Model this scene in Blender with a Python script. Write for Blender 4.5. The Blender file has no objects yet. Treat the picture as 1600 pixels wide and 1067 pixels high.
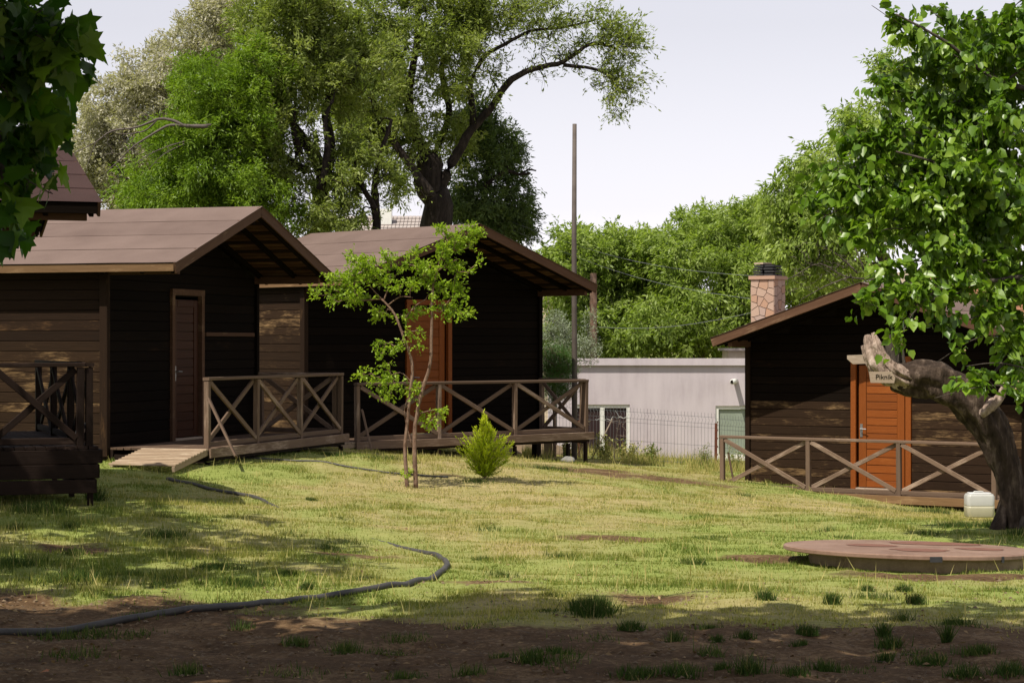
import bpy, math, random
import numpy as np
from mathutils import Vector, Matrix
R = math.radians
C = bpy.context.scene.collection
sc = bpy.context.scene
F, E, H = 3300.0, 1.75, 530.0          # focal length in photo pixels, eye height, horizon row

# ------------------------------------------------------------------ camera, sky, sun, exposure
cd = bpy.data.cameras.new('camera'); cam = bpy.data.objects.new('camera', cd); C.objects.link(cam)
cam.location = (0, 0, E); cam.rotation_euler = (R(90), 0, 0)
cd.sensor_width = 36; cd.lens = 36 * F / 1600; cd.shift_y = -(533.5 - H) / 1600 * -1
cd.clip_start = 0.3; cd.clip_end = 3000
sc.camera = cam
SUN_EL, SUN_AZ = 58.0, 40.0            # height, and angle left of straight behind the camera
w = bpy.data.worlds.new('World'); sc.world = w; w.use_nodes = True
nt = w.node_tree; nt.nodes.clear()
sky = nt.nodes.new('ShaderNodeTexSky'); sky.sky_type = 'NISHITA'; sky.sun_disc = False
sky.sun_elevation = R(SUN_EL); sky.sun_rotation = R(180 + SUN_AZ)
sky.air_density = 1.6; sky.dust_density = 0.3; sky.ozone_density = 1.0
hs = nt.nodes.new('ShaderNodeHueSaturation'); hs.inputs['Saturation'].default_value = 0.12
tn = nt.nodes.new('ShaderNodeMix'); tn.data_type = 'RGBA'; tn.blend_type = 'MULTIPLY'; tn.inputs[0].default_value = 1
tn.inputs[7].default_value = (0.985, 0.965, 1.06, 1)
bg = nt.nodes.new('ShaderNodeBackground'); bg.inputs[1].default_value = 0.105
out = nt.nodes.new('ShaderNodeOutputWorld')
nt.links.new(sky.outputs[0], hs.inputs['Color']); nt.links.new(hs.outputs[0], tn.inputs[6])
nt.links.new(tn.outputs[2], bg.inputs[0]); nt.links.new(bg.outputs[0], out.inputs[0])
sl = bpy.data.lights.new('sun', 'SUN'); sl.energy = 5.0; sl.angle = R(0.5); sl.color = (1, 0.93, 0.80)
so = bpy.data.objects.new('sun', sl); C.objects.link(so)
sdir = Vector((-math.sin(R(SUN_AZ)) * math.cos(R(SUN_EL)), -math.cos(R(SUN_AZ)) * math.cos(R(SUN_EL)), math.sin(R(SUN_EL))))
so.rotation_euler = sdir.to_track_quat('Z', 'Y').to_euler(); so.location = (-20, -10, 40)
sc.view_settings.view_transform = 'Standard'; sc.view_settings.look = 'None'
sc.view_settings.exposure = 0.35; sc.view_settings.gamma = 1; sc.view_settings.use_curve_mapping = False
sc.cycles.max_bounces = 6; sc.cycles.diffuse_bounces = 3; sc.cycles.transparent_max_bounces = 8
sc.cycles.use_denoising = True

def at(px, py, d):                      # photo pixel at a distance -> world point
    return Vector(((px - 800) * d / F, d, E - (py - H) * d / F))
def nrm(v): return v / np.maximum(np.linalg.norm(v, axis=-1, keepdims=True), 1e-9)

# ------------------------------------------------------------------ terrain height
def _cp(px, py, d): p = at(px, py, d); return (p.x, p.y, p.z)
CPS = [_cp(0, 1067, 10.8), _cp(800, 1067, 10.8), _cp(1600, 1067, 10.8), (-6, 4, 0), (6, 4, 0), (0, 0, 0), (-12, 10, .05), (12, 10, -.1), (-14, 22, .2), (14, 22, -.4),
       _cp(350, 950, 13.7), _cp(1200, 965, 13.2), _cp(140, 782, 22.2), _cp(60, 770, 23.5), _cp(175, 696, 30.5), _cp(335, 703, 30.2), _cp(535, 700, 33), _cp(640, 755, 28), _cp(760, 742, 29.3),
       _cp(845, 713, 38.5), _cp(915, 719, 37.2), _cp(1120, 727, 40), _cp(960, 714, 41), _cp(1140, 752, 33.4), _cp(1500, 798, 32.2), _cp(1585, 822, 22.7), _cp(1420, 874, 18.7), (8.5, 34, -.95),
       _cp(640, 850, 19.5), _cp(430, 790, 23), (-9, 34, .2), (-9, 50, 0), (0, 50, -.6), (10, 50, -1.2), (25, 45, -1.2), (-25, 45, .1), (-30, 80, 0), (0, 80, -.8), (30, 80, -1.2)]
_P = np.array(CPS)
def _U(r): return np.where(r < 1e-6, 0, r * r * np.log(np.maximum(r, 1e-6)))
_n = len(_P); _r = np.linalg.norm(_P[:, None, :2] - _P[None, :, :2], axis=2)
_A = np.zeros((_n + 3, _n + 3)); _A[:_n, :_n] = _U(_r) + np.eye(_n) * .4
_A[:_n, _n] = 1; _A[:_n, _n + 1:] = _P[:, :2]; _A[_n:, :_n] = _A[:_n, _n:].T
_w = np.linalg.solve(_A, np.concatenate([_P[:, 2], np.zeros(3)]))
def G(x, y):
    x = np.atleast_1d(np.asarray(x, float)); y = np.atleast_1d(np.asarray(y, float))
    xc = np.clip(x, -30, 30); yc = np.clip(y, -5, 80)
    o = np.full(x.shape, _w[_n]) + _w[_n + 1] * xc + _w[_n + 2] * yc
    for i in range(_n):
        o += _w[i] * _U(np.hypot(xc - _P[i, 0], yc - _P[i, 1]))
    return o
def g(x, y): return float(G(x, y)[0])
def vnoise(x, y, seed=0):               # value noise 0..1
    xi = np.floor(x).astype(np.int64); yi = np.floor(y).astype(np.int64); fx = x - xi; fy = y - yi
    fx = fx * fx * (3 - 2 * fx); fy = fy * fy * (3 - 2 * fy)
    def h(a, b):
        v = (a * 374761393 + b * 668265263 + seed * 1442695041) & 0x7fffffff
        v = ((v ^ (v >> 13)) * 1274126177) & 0x7fffffff
        return ((v ^ (v >> 16)) & 0xffff) / 65535.0
    return (h(xi, yi) * (1 - fx) + h(xi + 1, yi) * fx) * (1 - fy) + (h(xi, yi + 1) * (1 - fx) + h(xi + 1, yi + 1) * fx) * fy
def fbm(x, y, seed=0, o=4):
    s = 0; a = .5; t = 0
    for k in range(o): s = s + a * vnoise(x * 2 ** k, y * 2 ** k, seed + k); t += a; a *= .5
    return s / t

# ------------------------------------------------------------------ materials
def M(name):
    m = bpy.data.materials.new(name); m.use_nodes = True; m.node_tree.nodes.clear()
    return m, m.node_tree
def nd(nt, t, **kw):
    n = nt.nodes.new(t)
    for k, v in kw.items():
        if hasattr(n, k): setattr(n, k, v)
        else: n.inputs[k].default_value = v
    return n
def ramp(nt, fac, stops):
    r = nt.nodes.new('ShaderNodeValToRGB'); nt.links.new(fac, r.inputs[0])
    while len(r.color_ramp.elements) < len(stops): r.color_ramp.elements.new(0.5)
    for e, (p, c) in zip(r.color_ramp.elements, stops):
        e.position = p; e.color = (*c, 1) if len(c) == 3 else c
    return r.outputs[0]
def mixc(nt, f, a, b, mode='MIX'):
    m = nt.nodes.new('ShaderNodeMix'); m.data_type = 'RGBA'; m.blend_type = mode
    for s, v in ((m.inputs[0], f), (m.inputs[6], a), (m.inputs[7], b)):
        if isinstance(v, bpy.types.NodeSocket): nt.links.new(v, s)
        elif isinstance(v, (int, float)): s.default_value = v
        else: s.default_value = (*v, 1)
    return m.outputs[2]
def math_(nt, op, a, b=0.0, c=0.0):
    m = nt.nodes.new('ShaderNodeMath'); m.operation = op
    for s, v in zip(m.inputs, (a, b, c)):
        if isinstance(v, bpy.types.NodeSocket): nt.links.new(v, s)
        else: s.default_value = v
    return m.outputs[0]
def noise(nt, vec, scale, detail=4, rough=.55, sc3=None, offset=None):
    if sc3 is not None or offset is not None:
        mp = nt.nodes.new('ShaderNodeMapping'); nt.links.new(vec, mp.inputs[0])
        if sc3: mp.inputs['Scale'].default_value = sc3
        if offset is not None: nt.links.new(offset, mp.inputs['Location'])
        vec = mp.outputs[0]
    n = nd(nt, 'ShaderNodeTexNoise'); n.inputs['Scale'].default_value = scale; n.inputs['Detail'].default_value = detail
    n.inputs['Roughness'].default_value = rough; nt.links.new(vec, n.inputs['Vector'])
    return n.outputs[0]
def finish(nt, col, rough=.8, bump=None, bstr=.3, bdist=.01, spec=.3, **kw):
    b = nt.nodes.new('ShaderNodeBsdfPrincipled')
    if isinstance(col, bpy.types.NodeSocket): nt.links.new(col, b.inputs['Base Color'])
    else: b.inputs['Base Color'].default_value = (*col, 1)
    if isinstance(rough, bpy.types.NodeSocket): nt.links.new(rough, b.inputs['Roughness'])
    else: b.inputs['Roughness'].default_value = rough
    b.inputs['Specular IOR Level'].default_value = spec
    for k, v in kw.items(): b.inputs[k].default_value = v
    if bump is not None:
        bp = nt.nodes.new('ShaderNodeBump'); bp.inputs['Strength'].default_value = bstr; bp.inputs['Distance'].default_value = bdist
        nt.links.new(bump, bp.inputs['Height']); nt.links.new(bp.outputs[0], b.inputs['Normal'])
    o = nt.nodes.new('ShaderNodeOutputMaterial'); nt.links.new(b.outputs[0], o.inputs[0])
def wood(name, dark, mid, light, wear=.5, rough=.8, grain=1.0, rnd=.35, spec=.12):
    m, nt = M(name)
    tc = nt.nodes.new('ShaderNodeTexCoord').outputs['Object']
    oi = nt.nodes.new('ShaderNodeObjectInfo').outputs['Random']
    cb = nt.nodes.new('ShaderNodeCombineXYZ')
    nt.links.new(math_(nt, 'MULTIPLY', oi, 37.0), cb.inputs[0]); nt.links.new(math_(nt, 'MULTIPLY', oi, 91.0), cb.inputs[1])
    off = cb.outputs[0]
    gr = noise(nt, tc, 6 * grain, 6, .65, (.35, 6, 6), off)
    pt = noise(nt, tc, 1.6, 5, .6, (1, 3, 3), off)
    fine = noise(nt, tc, 26 * grain, 5, .7, (.16, 3.2, 3.2), off)
    s = math_(nt, 'ADD', math_(nt, 'MULTIPLY', pt, .55), math_(nt, 'MULTIPLY', fine, .45))
    s = math_(nt, 'ADD', s, math_(nt, 'MULTIPLY', math_(nt, 'SUBTRACT', oi, .5), rnd * .35))
    f = nt.nodes.new('ShaderNodeMapRange'); nt.links.new(s, f.inputs[0])
    f.inputs[1].default_value = .68 - .26 * wear; f.inputs[2].default_value = .82 - .26 * wear
    base = mixc(nt, gr, dark, mid)
    c = mixc(nt, f.outputs[0], base, light)
    br = math_(nt, 'ADD', 1 - rnd / 2, math_(nt, 'MULTIPLY', oi, rnd))
    bc = nt.nodes.new('ShaderNodeCombineColor')
    for i in range(3): nt.links.new(br, bc.inputs[i])
    c = mixc(nt, 1.0, c, bc.outputs[0], 'MULTIPLY')
    finish(nt, c, rough, math_(nt, 'ADD', gr, fine), .45, .006, spec)
    return m
def plain(name, a, b, scale=8, rough=.8, bstr=.2, bd=.005, spec=.3, world=False, **kw):
    m, nt = M(name)
    tc = nt.nodes.new('ShaderNodeNewGeometry').outputs['Position'] if world else nt.nodes.new('ShaderNodeTexCoord').outputs['Object']
    n = noise(nt, tc, scale, 6, .6)
    n2 = noise(nt, tc, scale * 9, 4, .6)
    f = math_(nt, 'ADD', math_(nt, 'MULTIPLY', n, .7), math_(nt, 'MULTIPLY', n2, .3))
    finish(nt, ramp(nt, f, [(.3, a), (.7, b)]), rough, f, bstr, bd, spec, **kw)
    return m
def leafmat(name, c0, c1, c2, trans=.35, rough=.5, spec=.35):
    m, nt = M(name)
    a = nt.nodes.new('ShaderNodeAttribute'); a.attribute_name = 'tint'
    oi = nt.nodes.new('ShaderNodeObjectInfo').outputs['Random']
    fac = math_(nt, 'FRACT', math_(nt, 'ADD', a.outputs['Fac'], math_(nt, 'MULTIPLY', oi, .0)))
    col = ramp(nt, fac, [(0, c0), (.5, c1), (1, c2)])
    b = nt.nodes.new('ShaderNodeBsdfPrincipled'); nt.links.new(col, b.inputs['Base Color'])
    b.inputs['Roughness'].default_value = rough; b.inputs['Specular IOR Level'].default_value = spec
    t = nt.nodes.new('ShaderNodeBsdfTranslucent')
    nt.links.new(mixc(nt, 1.0, col, (1.25, 1.35, .55), 'MULTIPLY'), t.inputs[0])
    ms = nt.nodes.new('ShaderNodeMixShader'); ms.inputs[0].default_value = trans
    nt.links.new(b.outputs[0], ms.inputs[1]); nt.links.new(t.outputs[0], ms.inputs[2])
    o = nt.nodes.new('ShaderNodeOutputMaterial'); nt.links.new(ms.outputs[0], o.inputs[0])
    return m
def leafmat_obj(name, c0, c1, c2, **kw):     # same, tint taken from the object's own random number
    m = leafmat(name, c0, c1, c2, **kw); nt = m.node_tree
    r = [n for n in nt.nodes if n.type == 'VALTORGB'][0]; oi = [n for n in nt.nodes if n.type == 'OBJECT_INFO'][0]
    nt.links.new(oi.outputs['Random'], r.inputs[0]); return m

MT = {}
MT['dark'] = wood('dark_stained_board', (.0035, .0021, .0013), (.0085, .0052, .0032), (.028, .015, .008), .18, .85, 1, .5, .06)  # dark stain, taken darker still to hold the porch shade in its colour
MT['worn'] = wood('worn_board', (.011, .006, .003), (.038, .020, .010), (.24, .15, .07), .50, .85, 1.5, .3)  # weathered boards; also the sunlit lower front of the right-hand cabin
MT['worn_dk'] = wood('half_worn_board', (.009, .005, .003), (.026, .013, .0065), (.13, .07, .03), .36, .85, 1.4, .35)  # less worn boards; the darker tone also paints in shade under the eave
MT['rail'] = wood('weathered_rail_wood', (.085, .055, .038), (.18, .122, .086), (.32, .24, .18), .5, .8, 1, .35)
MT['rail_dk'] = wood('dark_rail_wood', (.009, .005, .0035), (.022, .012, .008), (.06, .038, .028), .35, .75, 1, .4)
MT['deck'] = wood('deck_wood', (.06, .038, .025), (.13, .085, .06), (.24, .18, .13), .45, .85, 1, .3)
MT['ramp'] = wood('pale_ramp_wood', (.25, .18, .12), (.40, .30, .21), (.50, .41, .30), .6, .85, 1, .2)
MT['door'] = wood('orange_stained_wood', (.14, .035, .005), (.25, .068, .010), (.34, .12, .025), .35, .55, 1.2, .25, .2)
MT['door_dk'] = wood('dark_red_stained_wood', (.028, .009, .004), (.050, .016, .006), (.09, .032, .012), .25, .5, 1.2, .2)
MT['barge'] = wood('barge_board_wood', (.05, .024, .014), (.115, .062, .036), (.23, .15, .09), .45, .75, 1, .3)
MT['eave'] = wood('eaves_board_wood', (.10, .055, .025), (.20, .12, .06), (.32, .21, .11), .5, .8, 1, .3)
MT['pale'] = wood('bleached_wood', (.26, .19, .14), (.42, .34, .27), (.56, .47, .39), .5, .8, 1, .15)
MT['void'] = wood('shaded_backing_board', (.006, .004, .003), (.012, .008, .006), (.02, .014, .01), .1, .9)
def felt(name, a, b):
    m, nt = M(name); tc = nt.nodes.new('ShaderNodeTexCoord').outputs['Object']
    oi = nt.nodes.new('ShaderNodeObjectInfo').outputs['Random']
    n = noise(nt, tc, 1.3, 5, .6); n2 = noise(nt, tc, 90, 3, .7)
    f = math_(nt, 'ADD', math_(nt, 'MULTIPLY', n, .6), math_(nt, 'MULTIPLY', n2, .3))
    f = math_(nt, 'ADD', f, math_(nt, 'MULTIPLY', oi, .12))
    finish(nt, ramp(nt, f, [(.3, a), (.72, b)]), .92, n2, .5, .004, .2); return m
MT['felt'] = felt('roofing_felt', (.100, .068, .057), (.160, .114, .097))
MT['felt_dk'] = felt('dark_roofing_felt', (.028, .014, .012), (.050, .026, .023))  # dark brown felt, darkened further with the shade over the leftmost cabin
MT['metal'] = plain('steel', (.25, .25, .25), (.4, .4, .4), 12, .35, .1, .002, .5, Metallic=.8)
MT['pole'] = plain('weathered_pole', (.055, .043, .036), (.11, .09, .078), 5, .7, .3)
MT['rust'] = plain('rusty_steel', (.07, .022, .013), (.14, .05, .03), 14, .8)
MT['wire'] = plain('grey_wire', (.10, .11, .115), (.15, .16, .165), 14, .6)
MT['white_pl'] = plain('white_plastic', (.44, .44, .43), (.54, .54, .52), 3, .35, .02)
MT['milky'] = plain('milky_plastic', (.55, .55, .54), (.66, .66, .63), 2, .3, .02, Subsurface_Weight=0) if False else plain('milky_plastic', (.34, .34, .32), (.42, .42, .39), 2, .3, .02)
MT['liquid'] = plain('yellowish_liquid', (.33, .31, .22), (.39, .37, .27), 2, .3, .02)
MT['conc'] = plain('rough_concrete', (.16, .11, .065), (.32, .24, .15), 5, .9, .5, .02)
MT['redpaint'] = plain('red_oxide_paint', (.13, .072, .048), (.27, .175, .13), 2.5, .6, .2, .004)
MT['redrust'] = plain('flaking_red_paint', (.12, .05, .032), (.20, .095, .065), 9, .7, .2)
MT['rock'] = plain('grey_rock', (.14, .13, .12), (.26, .25, .23), 7, .9, .6, .03)
MT['black_pipe'] = plain('faded_black_pipe', (.022, .020, .018), (.072, .066, .060), 6, .6, .15, .003, .5)
MT['frame_w'] = plain('white_window_frame', (.55, .55, .52), (.66, .66, .62), 6, .5, .05)
MT['soil'] = plain('loose_soil', (.10, .068, .042), (.20, .145, .09), 8, .95, .6, .03)
MT['trap'] = plain('green_grey_blind', (.20, .235, .19), (.25, .285, .235), 3, .3, .03, .003, .6)
m, nt = M('dark_window_glass'); finish(nt, (.03, .018, .02), .12, spec=.25); MT['glass'] = m
def plaster(name, a, b, c):
    m, nt = M(name); tc = nt.nodes.new('ShaderNodeTexCoord').outputs['Object']
    n = noise(nt, tc, .8, 6, .6); st = noise(nt, tc, 2.5, 5, .6, (2.2, 1, .35)); fi = noise(nt, tc, 60, 3, .6)
    f = math_(nt, 'ADD', math_(nt, 'MULTIPLY', n, .5), math_(nt, 'MULTIPLY', st, .5))
    finish(nt, ramp(nt, f, [(.3, a), (.5, b), (.72, c)]), .9, fi, .35, .004, .2); return m
MT['plaster'] = plaster('grey_white_plaster', (.36, .315, .34), (.45, .40, .43), (.50, .45, .475))
MT['cream'] = plaster('cream_plaster', (.42, .34, .25), (.52, .43, .33), (.58, .50, .40))
MT['tileroof'] = plain('pale_roof_tile', (.26, .22, .20), (.38, .34, .32), 9, .9, .2)
MT['brick'] = plain('orange_brick', (.36, .16, .09), (.46, .24, .15), 9, .9, .2)
def stone_m():
    m, nt = M('chimney_stone'); tc = nt.nodes.new('ShaderNodeTexCoord').outputs['Object']; oi = nt.nodes.new('ShaderNodeObjectInfo').outputs['Random']
    c = ramp(nt, oi, [(0, (.42, .24, .15)), (.35, (.40, .27, .21)), (.7, (.45, .32, .25)), (1, (.36, .28, .26))])
    n = noise(nt, tc, 30, 5, .6)
    finish(nt, mixc(nt, math_(nt, 'MULTIPLY', n, .5), c, (.30, .20, .15)), .85, n, .4, .004); return m
MT['stone'] = stone_m()
MT['mortar'] = plain('dark_mortar', (.09, .055, .04), (.13, .085, .065), 20, .95)
MT['slate'] = plain('black_slate', (.018, .018, .019), (.04, .04, .042), 12, .7)
MT['slate_top'] = plain('pale_flagstone', (.30, .22, .16), (.40, .31, .24), 12, .8)
def bark(name, a, b, c, zs=.25, s=14):
    m, nt = M(name); tc = nt.nodes.new('ShaderNodeTexCoord').outputs['Object']
    n = noise(nt, tc, s, 6, .65, (1, 1, zs)); v = noise(nt, tc, s * .25, 4, .6)
    f = math_(nt, 'ADD', math_(nt, 'MULTIPLY', n, .65), math_(nt, 'MULTIPLY', v, .35))
    finish(nt, ramp(nt, f, [(.34, a), (.52, b), (.7, c)]), .9, n, 1.0, .045, .15); return m
MT['bark'] = bark('dark_bark', (.008, .006, .005), (.025, .019, .015), (.055, .043, .034))
MT['bark_g'] = bark('grey_bark', (.04, .033, .026), (.085, .07, .058), (.15, .125, .10))
MT['bark_m'] = bark('mulberry_bark', (.010, .007, .005), (.055, .038, .028), (.20, .15, .115), .25, 13)
MT['bark_s'] = bark('smooth_tan_bark', (.11, .062, .042), (.21, .135, .095), (.33, .24, .18), .3, 20)
MT['dead'] = bark('bleached_dead_wood', (.055, .036, .026), (.36, .27, .22), (.62, .51, .44), .3, 17)
MT['twig'] = plain('dead_twig', (.06, .048, .038), (.12, .10, .085), 8, .9)
MT['l_willow'] = leafmat('willow_leaf', (.10, .15, .026), (.20, .25, .055), (.32, .35, .12), .45)
MT['l_bright'] = leafmat('bright_green_leaf', (.07, .14, .010), (.155, .25, .018), (.25, .34, .04), .42)
MT['l_olive'] = leafmat('olive_leaf', (.23, .225, .155), (.38, .36, .265), (.54, .51, .41), .35)
MT['l_dark'] = leafmat('dark_green_leaf', (.04, .07, .018), (.085, .13, .034), (.17, .22, .08), .4)
MT['l_walnut'] = leafmat('walnut_leaf', (.11, .17, .03), (.235, .32, .06), (.37, .44, .14), .48)
MT['l_mulb'] = leafmat('mulberry_leaf', (.045, .105, .006), (.12, .22, .014), (.24, .35, .04), .38, .38, .5)
MT['l_mulb_o'] = leafmat_obj('mulberry_leaf_single', (.045, .105, .006), (.12, .22, .014), (.24, .35, .04), trans=.38, rough=.38, spec=.5)
MT['l_plane'] = leafmat('plane_leaf', (.025, .08, .008), (.06, .14, .012), (.14, .24, .02), .5, .45, .4)
MT['l_plane_o'] = leafmat_obj('plane_leaf_single', (.025, .08, .008), (.06, .14, .012), (.14, .24, .02), trans=.5, rough=.45, spec=.4)
MT['l_crape'] = leafmat('crape_myrtle_leaf', (.12, .20, .010), (.24, .36, .02), (.38, .46, .05), .45)
MT['l_thuja'] = leafmat('golden_conifer_needles', (.15, .27, .010), (.40, .50, .018), (.65, .68, .035), .4)
MT['l_grey'] = leafmat('grey_green_leaf', (.16, .20, .13), (.26, .30, .22), (.36, .39, .31), .25)
MT['l_pine'] = leafmat('green_pine_needles', (.03, .085, .012), (.06, .14, .02), (.10, .19, .03), .3)
MT['l_dry'] = leafmat('dry_leaf', (.30, .20, .10), (.40, .29, .14), (.46, .36, .20), .3)
MT['l_litter'] = leafmat('leaf_litter', (.07, .035, .015), (.17, .10, .045), (.34, .24, .12), .15, .8)
MT['l_fallen'] = leafmat_obj('fallen_orange_leaf', (.35, .11, .02), (.45, .17, .04), (.38, .22, .08), trans=.2)
MT['l_weed'] = leafmat('weed_leaf', (.08, .13, .02), (.20, .23, .05), (.42, .38, .12), .3)
MT['tuft'] = leafmat('coarse_tuft_blade', (.04, .075, .014), (.09, .12, .028), (.34, .27, .12), .25, .7, .15)
MT['grass'] = leafmat('grass_blade', (.095, .15, .022), (.25, .255, .058), (.50, .42, .18), .3, .7, .2)

# ------------------------------------------------------------------ object helpers
WM = {}                                  # world matrix of every object made here
def place(o, parent=None, Mx=None):
    Mx = Mx or Matrix.Identity(4)
    C.objects.link(o)
    if parent is not None:
        o.parent = parent; o.matrix_parent_inverse = WM[parent.name].inverted()
    o.matrix_basis = Mx; WM[o.name] = Mx
    return o
def thing(name, label, cat, loc, group=None):
    o = bpy.data.objects.new(name, None); o.empty_display_size = .2
    place(o, None, Matrix.Translation(Vector(loc)))
    o['label'] = label; o['category'] = cat
    if group: o['group'] = group
    return o
def tag(o, label, cat, group=None):
    o['label'] = label; o['category'] = cat
    if group: o['group'] = group
    return o
class MB:
    def __init__(s): s.v = []; s.f = []
    def add(s, vs, fs):
        b = len(s.v); s.v += [tuple(v) for v in vs]; s.f += [tuple(i + b for i in f) for f in fs]
    def beam(s, p, q, wd, h, up=(0, 0, 1)):
        p = Vector(p); q = Vector(q); x = (q - p).normalized(); up = Vector(up); y = up.cross(x).normalized(); z = x.cross(y)
        vs = [a + y * (sy * wd / 2) + z * (sz * h / 2) for a in (p, q) for sy, sz in ((-1, -1), (1, -1), (1, 1), (-1, 1))]
        s.add(vs, [(3, 2, 1, 0), (4, 5, 6, 7), (0, 1, 5, 4), (1, 2, 6, 5), (2, 3, 7, 6), (3, 0, 4, 7)])
    def tube(s, pts, rad, n=6, cap=True, rough=0, rng=None):
        pts = [Vector(p) for p in pts]; b = len(s.v); m = len(pts)
        for i, p in enumerate(pts):
            t = (pts[min(i + 1, m - 1)] - pts[max(i - 1, 0)])
            t = t.normalized() if t.length > 1e-9 else Vector((0, 0, 1))
            a = Vector((0, 0, 1)) if abs(t.z) < .9 else Vector((1, 0, 0))
            y = a.cross(t).normalized(); z = t.cross(y); r = rad[i] if hasattr(rad, '__len__') else rad
            for k in range(n):
                an = 2 * math.pi * k / n; rr = r * (1 + (rng.uniform(-rough, rough) if rng else 0))
                s.v.append(tuple(p + y * (math.cos(an) * rr) + z * (math.sin(an) * rr)))
        for i in range(m - 1):
            for k in range(n):
                k2 = (k + 1) % n; s.f.append((b + i * n + k, b + i * n + k2, b + (i + 1) * n + k2, b + (i + 1) * n + k))
        if cap:
            s.f.append(tuple(b + k for k in range(n))[::-1]); s.f.append(tuple(b + (m - 1) * n + k for k in range(n)))
    def prism(s, poly, d):               # polygon (3D points) thickened by vector d
        n = len(poly); poly = [Vector(p) for p in poly]; d = Vector(d)
        s.add(poly + [p + d for p in poly], [tuple(range(n))[::-1], tuple(range(n, 2 * n))] + [(i, (i + 1) % n, n + (i + 1) % n, n + i) for i in range(n)])
    def build(s, name, mat, parent=None, smooth=False, origin=None):
        me = bpy.data.meshes.new(name)
        o0 = Vector(origin) if origin is not None else (WM[parent.name].translation.copy() if parent is not None else Vector((0, 0, 0)))
        me.from_pydata([tuple(Vector(v) - o0) for v in s.v], [], s.f); me.materials.append(mat)
        if smooth: me.polygons.foreach_set('use_smooth', [True] * len(me.polygons))
        me.update(); o = bpy.data.objects.new(name, me)
        return place(o, parent, Matrix.Translation(o0))
_bc = {}
def board(name, mat, p, q, wd, h, parent, up=(0, 0, 1), roll=0.0):
    """a straight board from p to q; meshes of the same size are shared"""
    p = Vector(p); q = Vector(q); L = (q - p).length; x = (q - p).normalized(); upv = Vector(up)
    y = upv.cross(x).normalized(); z = x.cross(y)
    key = (round(L, 2), round(wd, 3), round(h, 3), mat.name)
    if key not in _bc:
        me = bpy.data.meshes.new(name); l, a, b = L / 2, wd / 2, h / 2; c = min(.006, a * .3, b * .3)
        vs = []
        for sx in (-1, 1):
            vs += [(sx * l, -a + c, -b), (sx * l, a - c, -b), (sx * l, a, -b + c), (sx * l, a, b - c), (sx * l, a - c, b), (sx * l, -a + c, b), (sx * l, -a, b - c), (sx * l, -a, -b + c)]
        fs = [tuple(range(8))[::-1], tuple(range(8, 16))] + [(i, (i + 1) % 8, 8 + (i + 1) % 8, 8 + i) for i in range(8)]
        me.from_pydata(vs, [], fs); me.materials.append(mat); me.update(); _bc[key] = me
    o = bpy.data.objects.new(name, _bc[key])
    Mx = Matrix((x, y, z)).transposed().to_4x4()
    if roll: Mx = Mx @ Matrix.Rotation(roll, 4, 'X')
    Mx.translation = (p + q) / 2
    return place(o, parent, Mx)
def np_mesh(name, V, Fc, mat, parent=None, tint=None, attrs=None, smooth=False):
    """V (n,3) world coords, Fc (m,k) faces all of the same size"""
    me = bpy.data.meshes.new(name); m, k = Fc.shape
    me.vertices.add(len(V)); me.vertices.foreach_set('co', np.ascontiguousarray(V, dtype=np.float32).ravel())
    me.loops.add(m * k); me.loops.foreach_set('vertex_index', np.ascontiguousarray(Fc, dtype=np.int32).ravel())
    me.polygons.add(m); me.polygons.foreach_set('loop_start', np.arange(0, m * k, k, dtype=np.int32))
    me.update(calc_edges=True)
    if smooth: me.polygons.foreach_set('use_smooth', np.ones(m, bool))
    if tint is not None:
        a = me.attributes.new('tint', 'FLOAT', 'FACE'); a.data.foreach_set('value', np.ascontiguousarray(tint, dtype=np.float32))
    for nme, arr in (attrs or {}).items():
        a = me.attributes.new(nme, 'FLOAT', 'POINT'); a.data.foreach_set('value', np.ascontiguousarray(arr, dtype=np.float32))
    me.materials.append(mat); o = bpy.data.objects.new(name, me)
    return place(o, parent, Matrix.Identity(4))

LEAF = {   # vertices: along, across, lift ; faces
 'lance': (np.array([(0, 0, 0), (.45, .5, .06), (1, 0, -.1), (.45, -.5, .06)]), np.array([(0, 1, 2, 3)])),
 'heart': (np.array([(0, 0, 0), (.12, .42, .08), (.5, .46, .05), (1, 0, -.22), (.5, -.46, .05), (.12, -.42, .08)]), np.array([(0, 1, 2, 3), (0, 3, 4, 5)])),
 'palm': (np.array([(0, 0, 0), (.02, -.22, .02), (-.12, -.42, 0), (.14, -.36, .03), (.30, -.62, -.03), (.40, -.34, .02), (.62, -.30, -.05), (.62, -.18, -.04), (1, 0, -.18), (.62, .18, -.04), (.62, .30, -.05), (.40, .34, .02), (.30, .62, -.03), (.14, .36, .03), (-.12, .42, 0), (.02, .22, .02), (.3, 0, .02)]), np.array([(16, (2 * k) % 16, (2 * k + 1) % 16, (2 * k + 2) % 16) for k in range(8)])),
 'sprig': (np.array([(0, 0, 0), (.3, .35, .1), (1, .5, 0), (.5, .1, 0), (.9, -.6, .1), (.3, -.25, 0)]), np.array([(0, 1, 2, 3), (0, 3, 4, 5)])),
}
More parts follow.
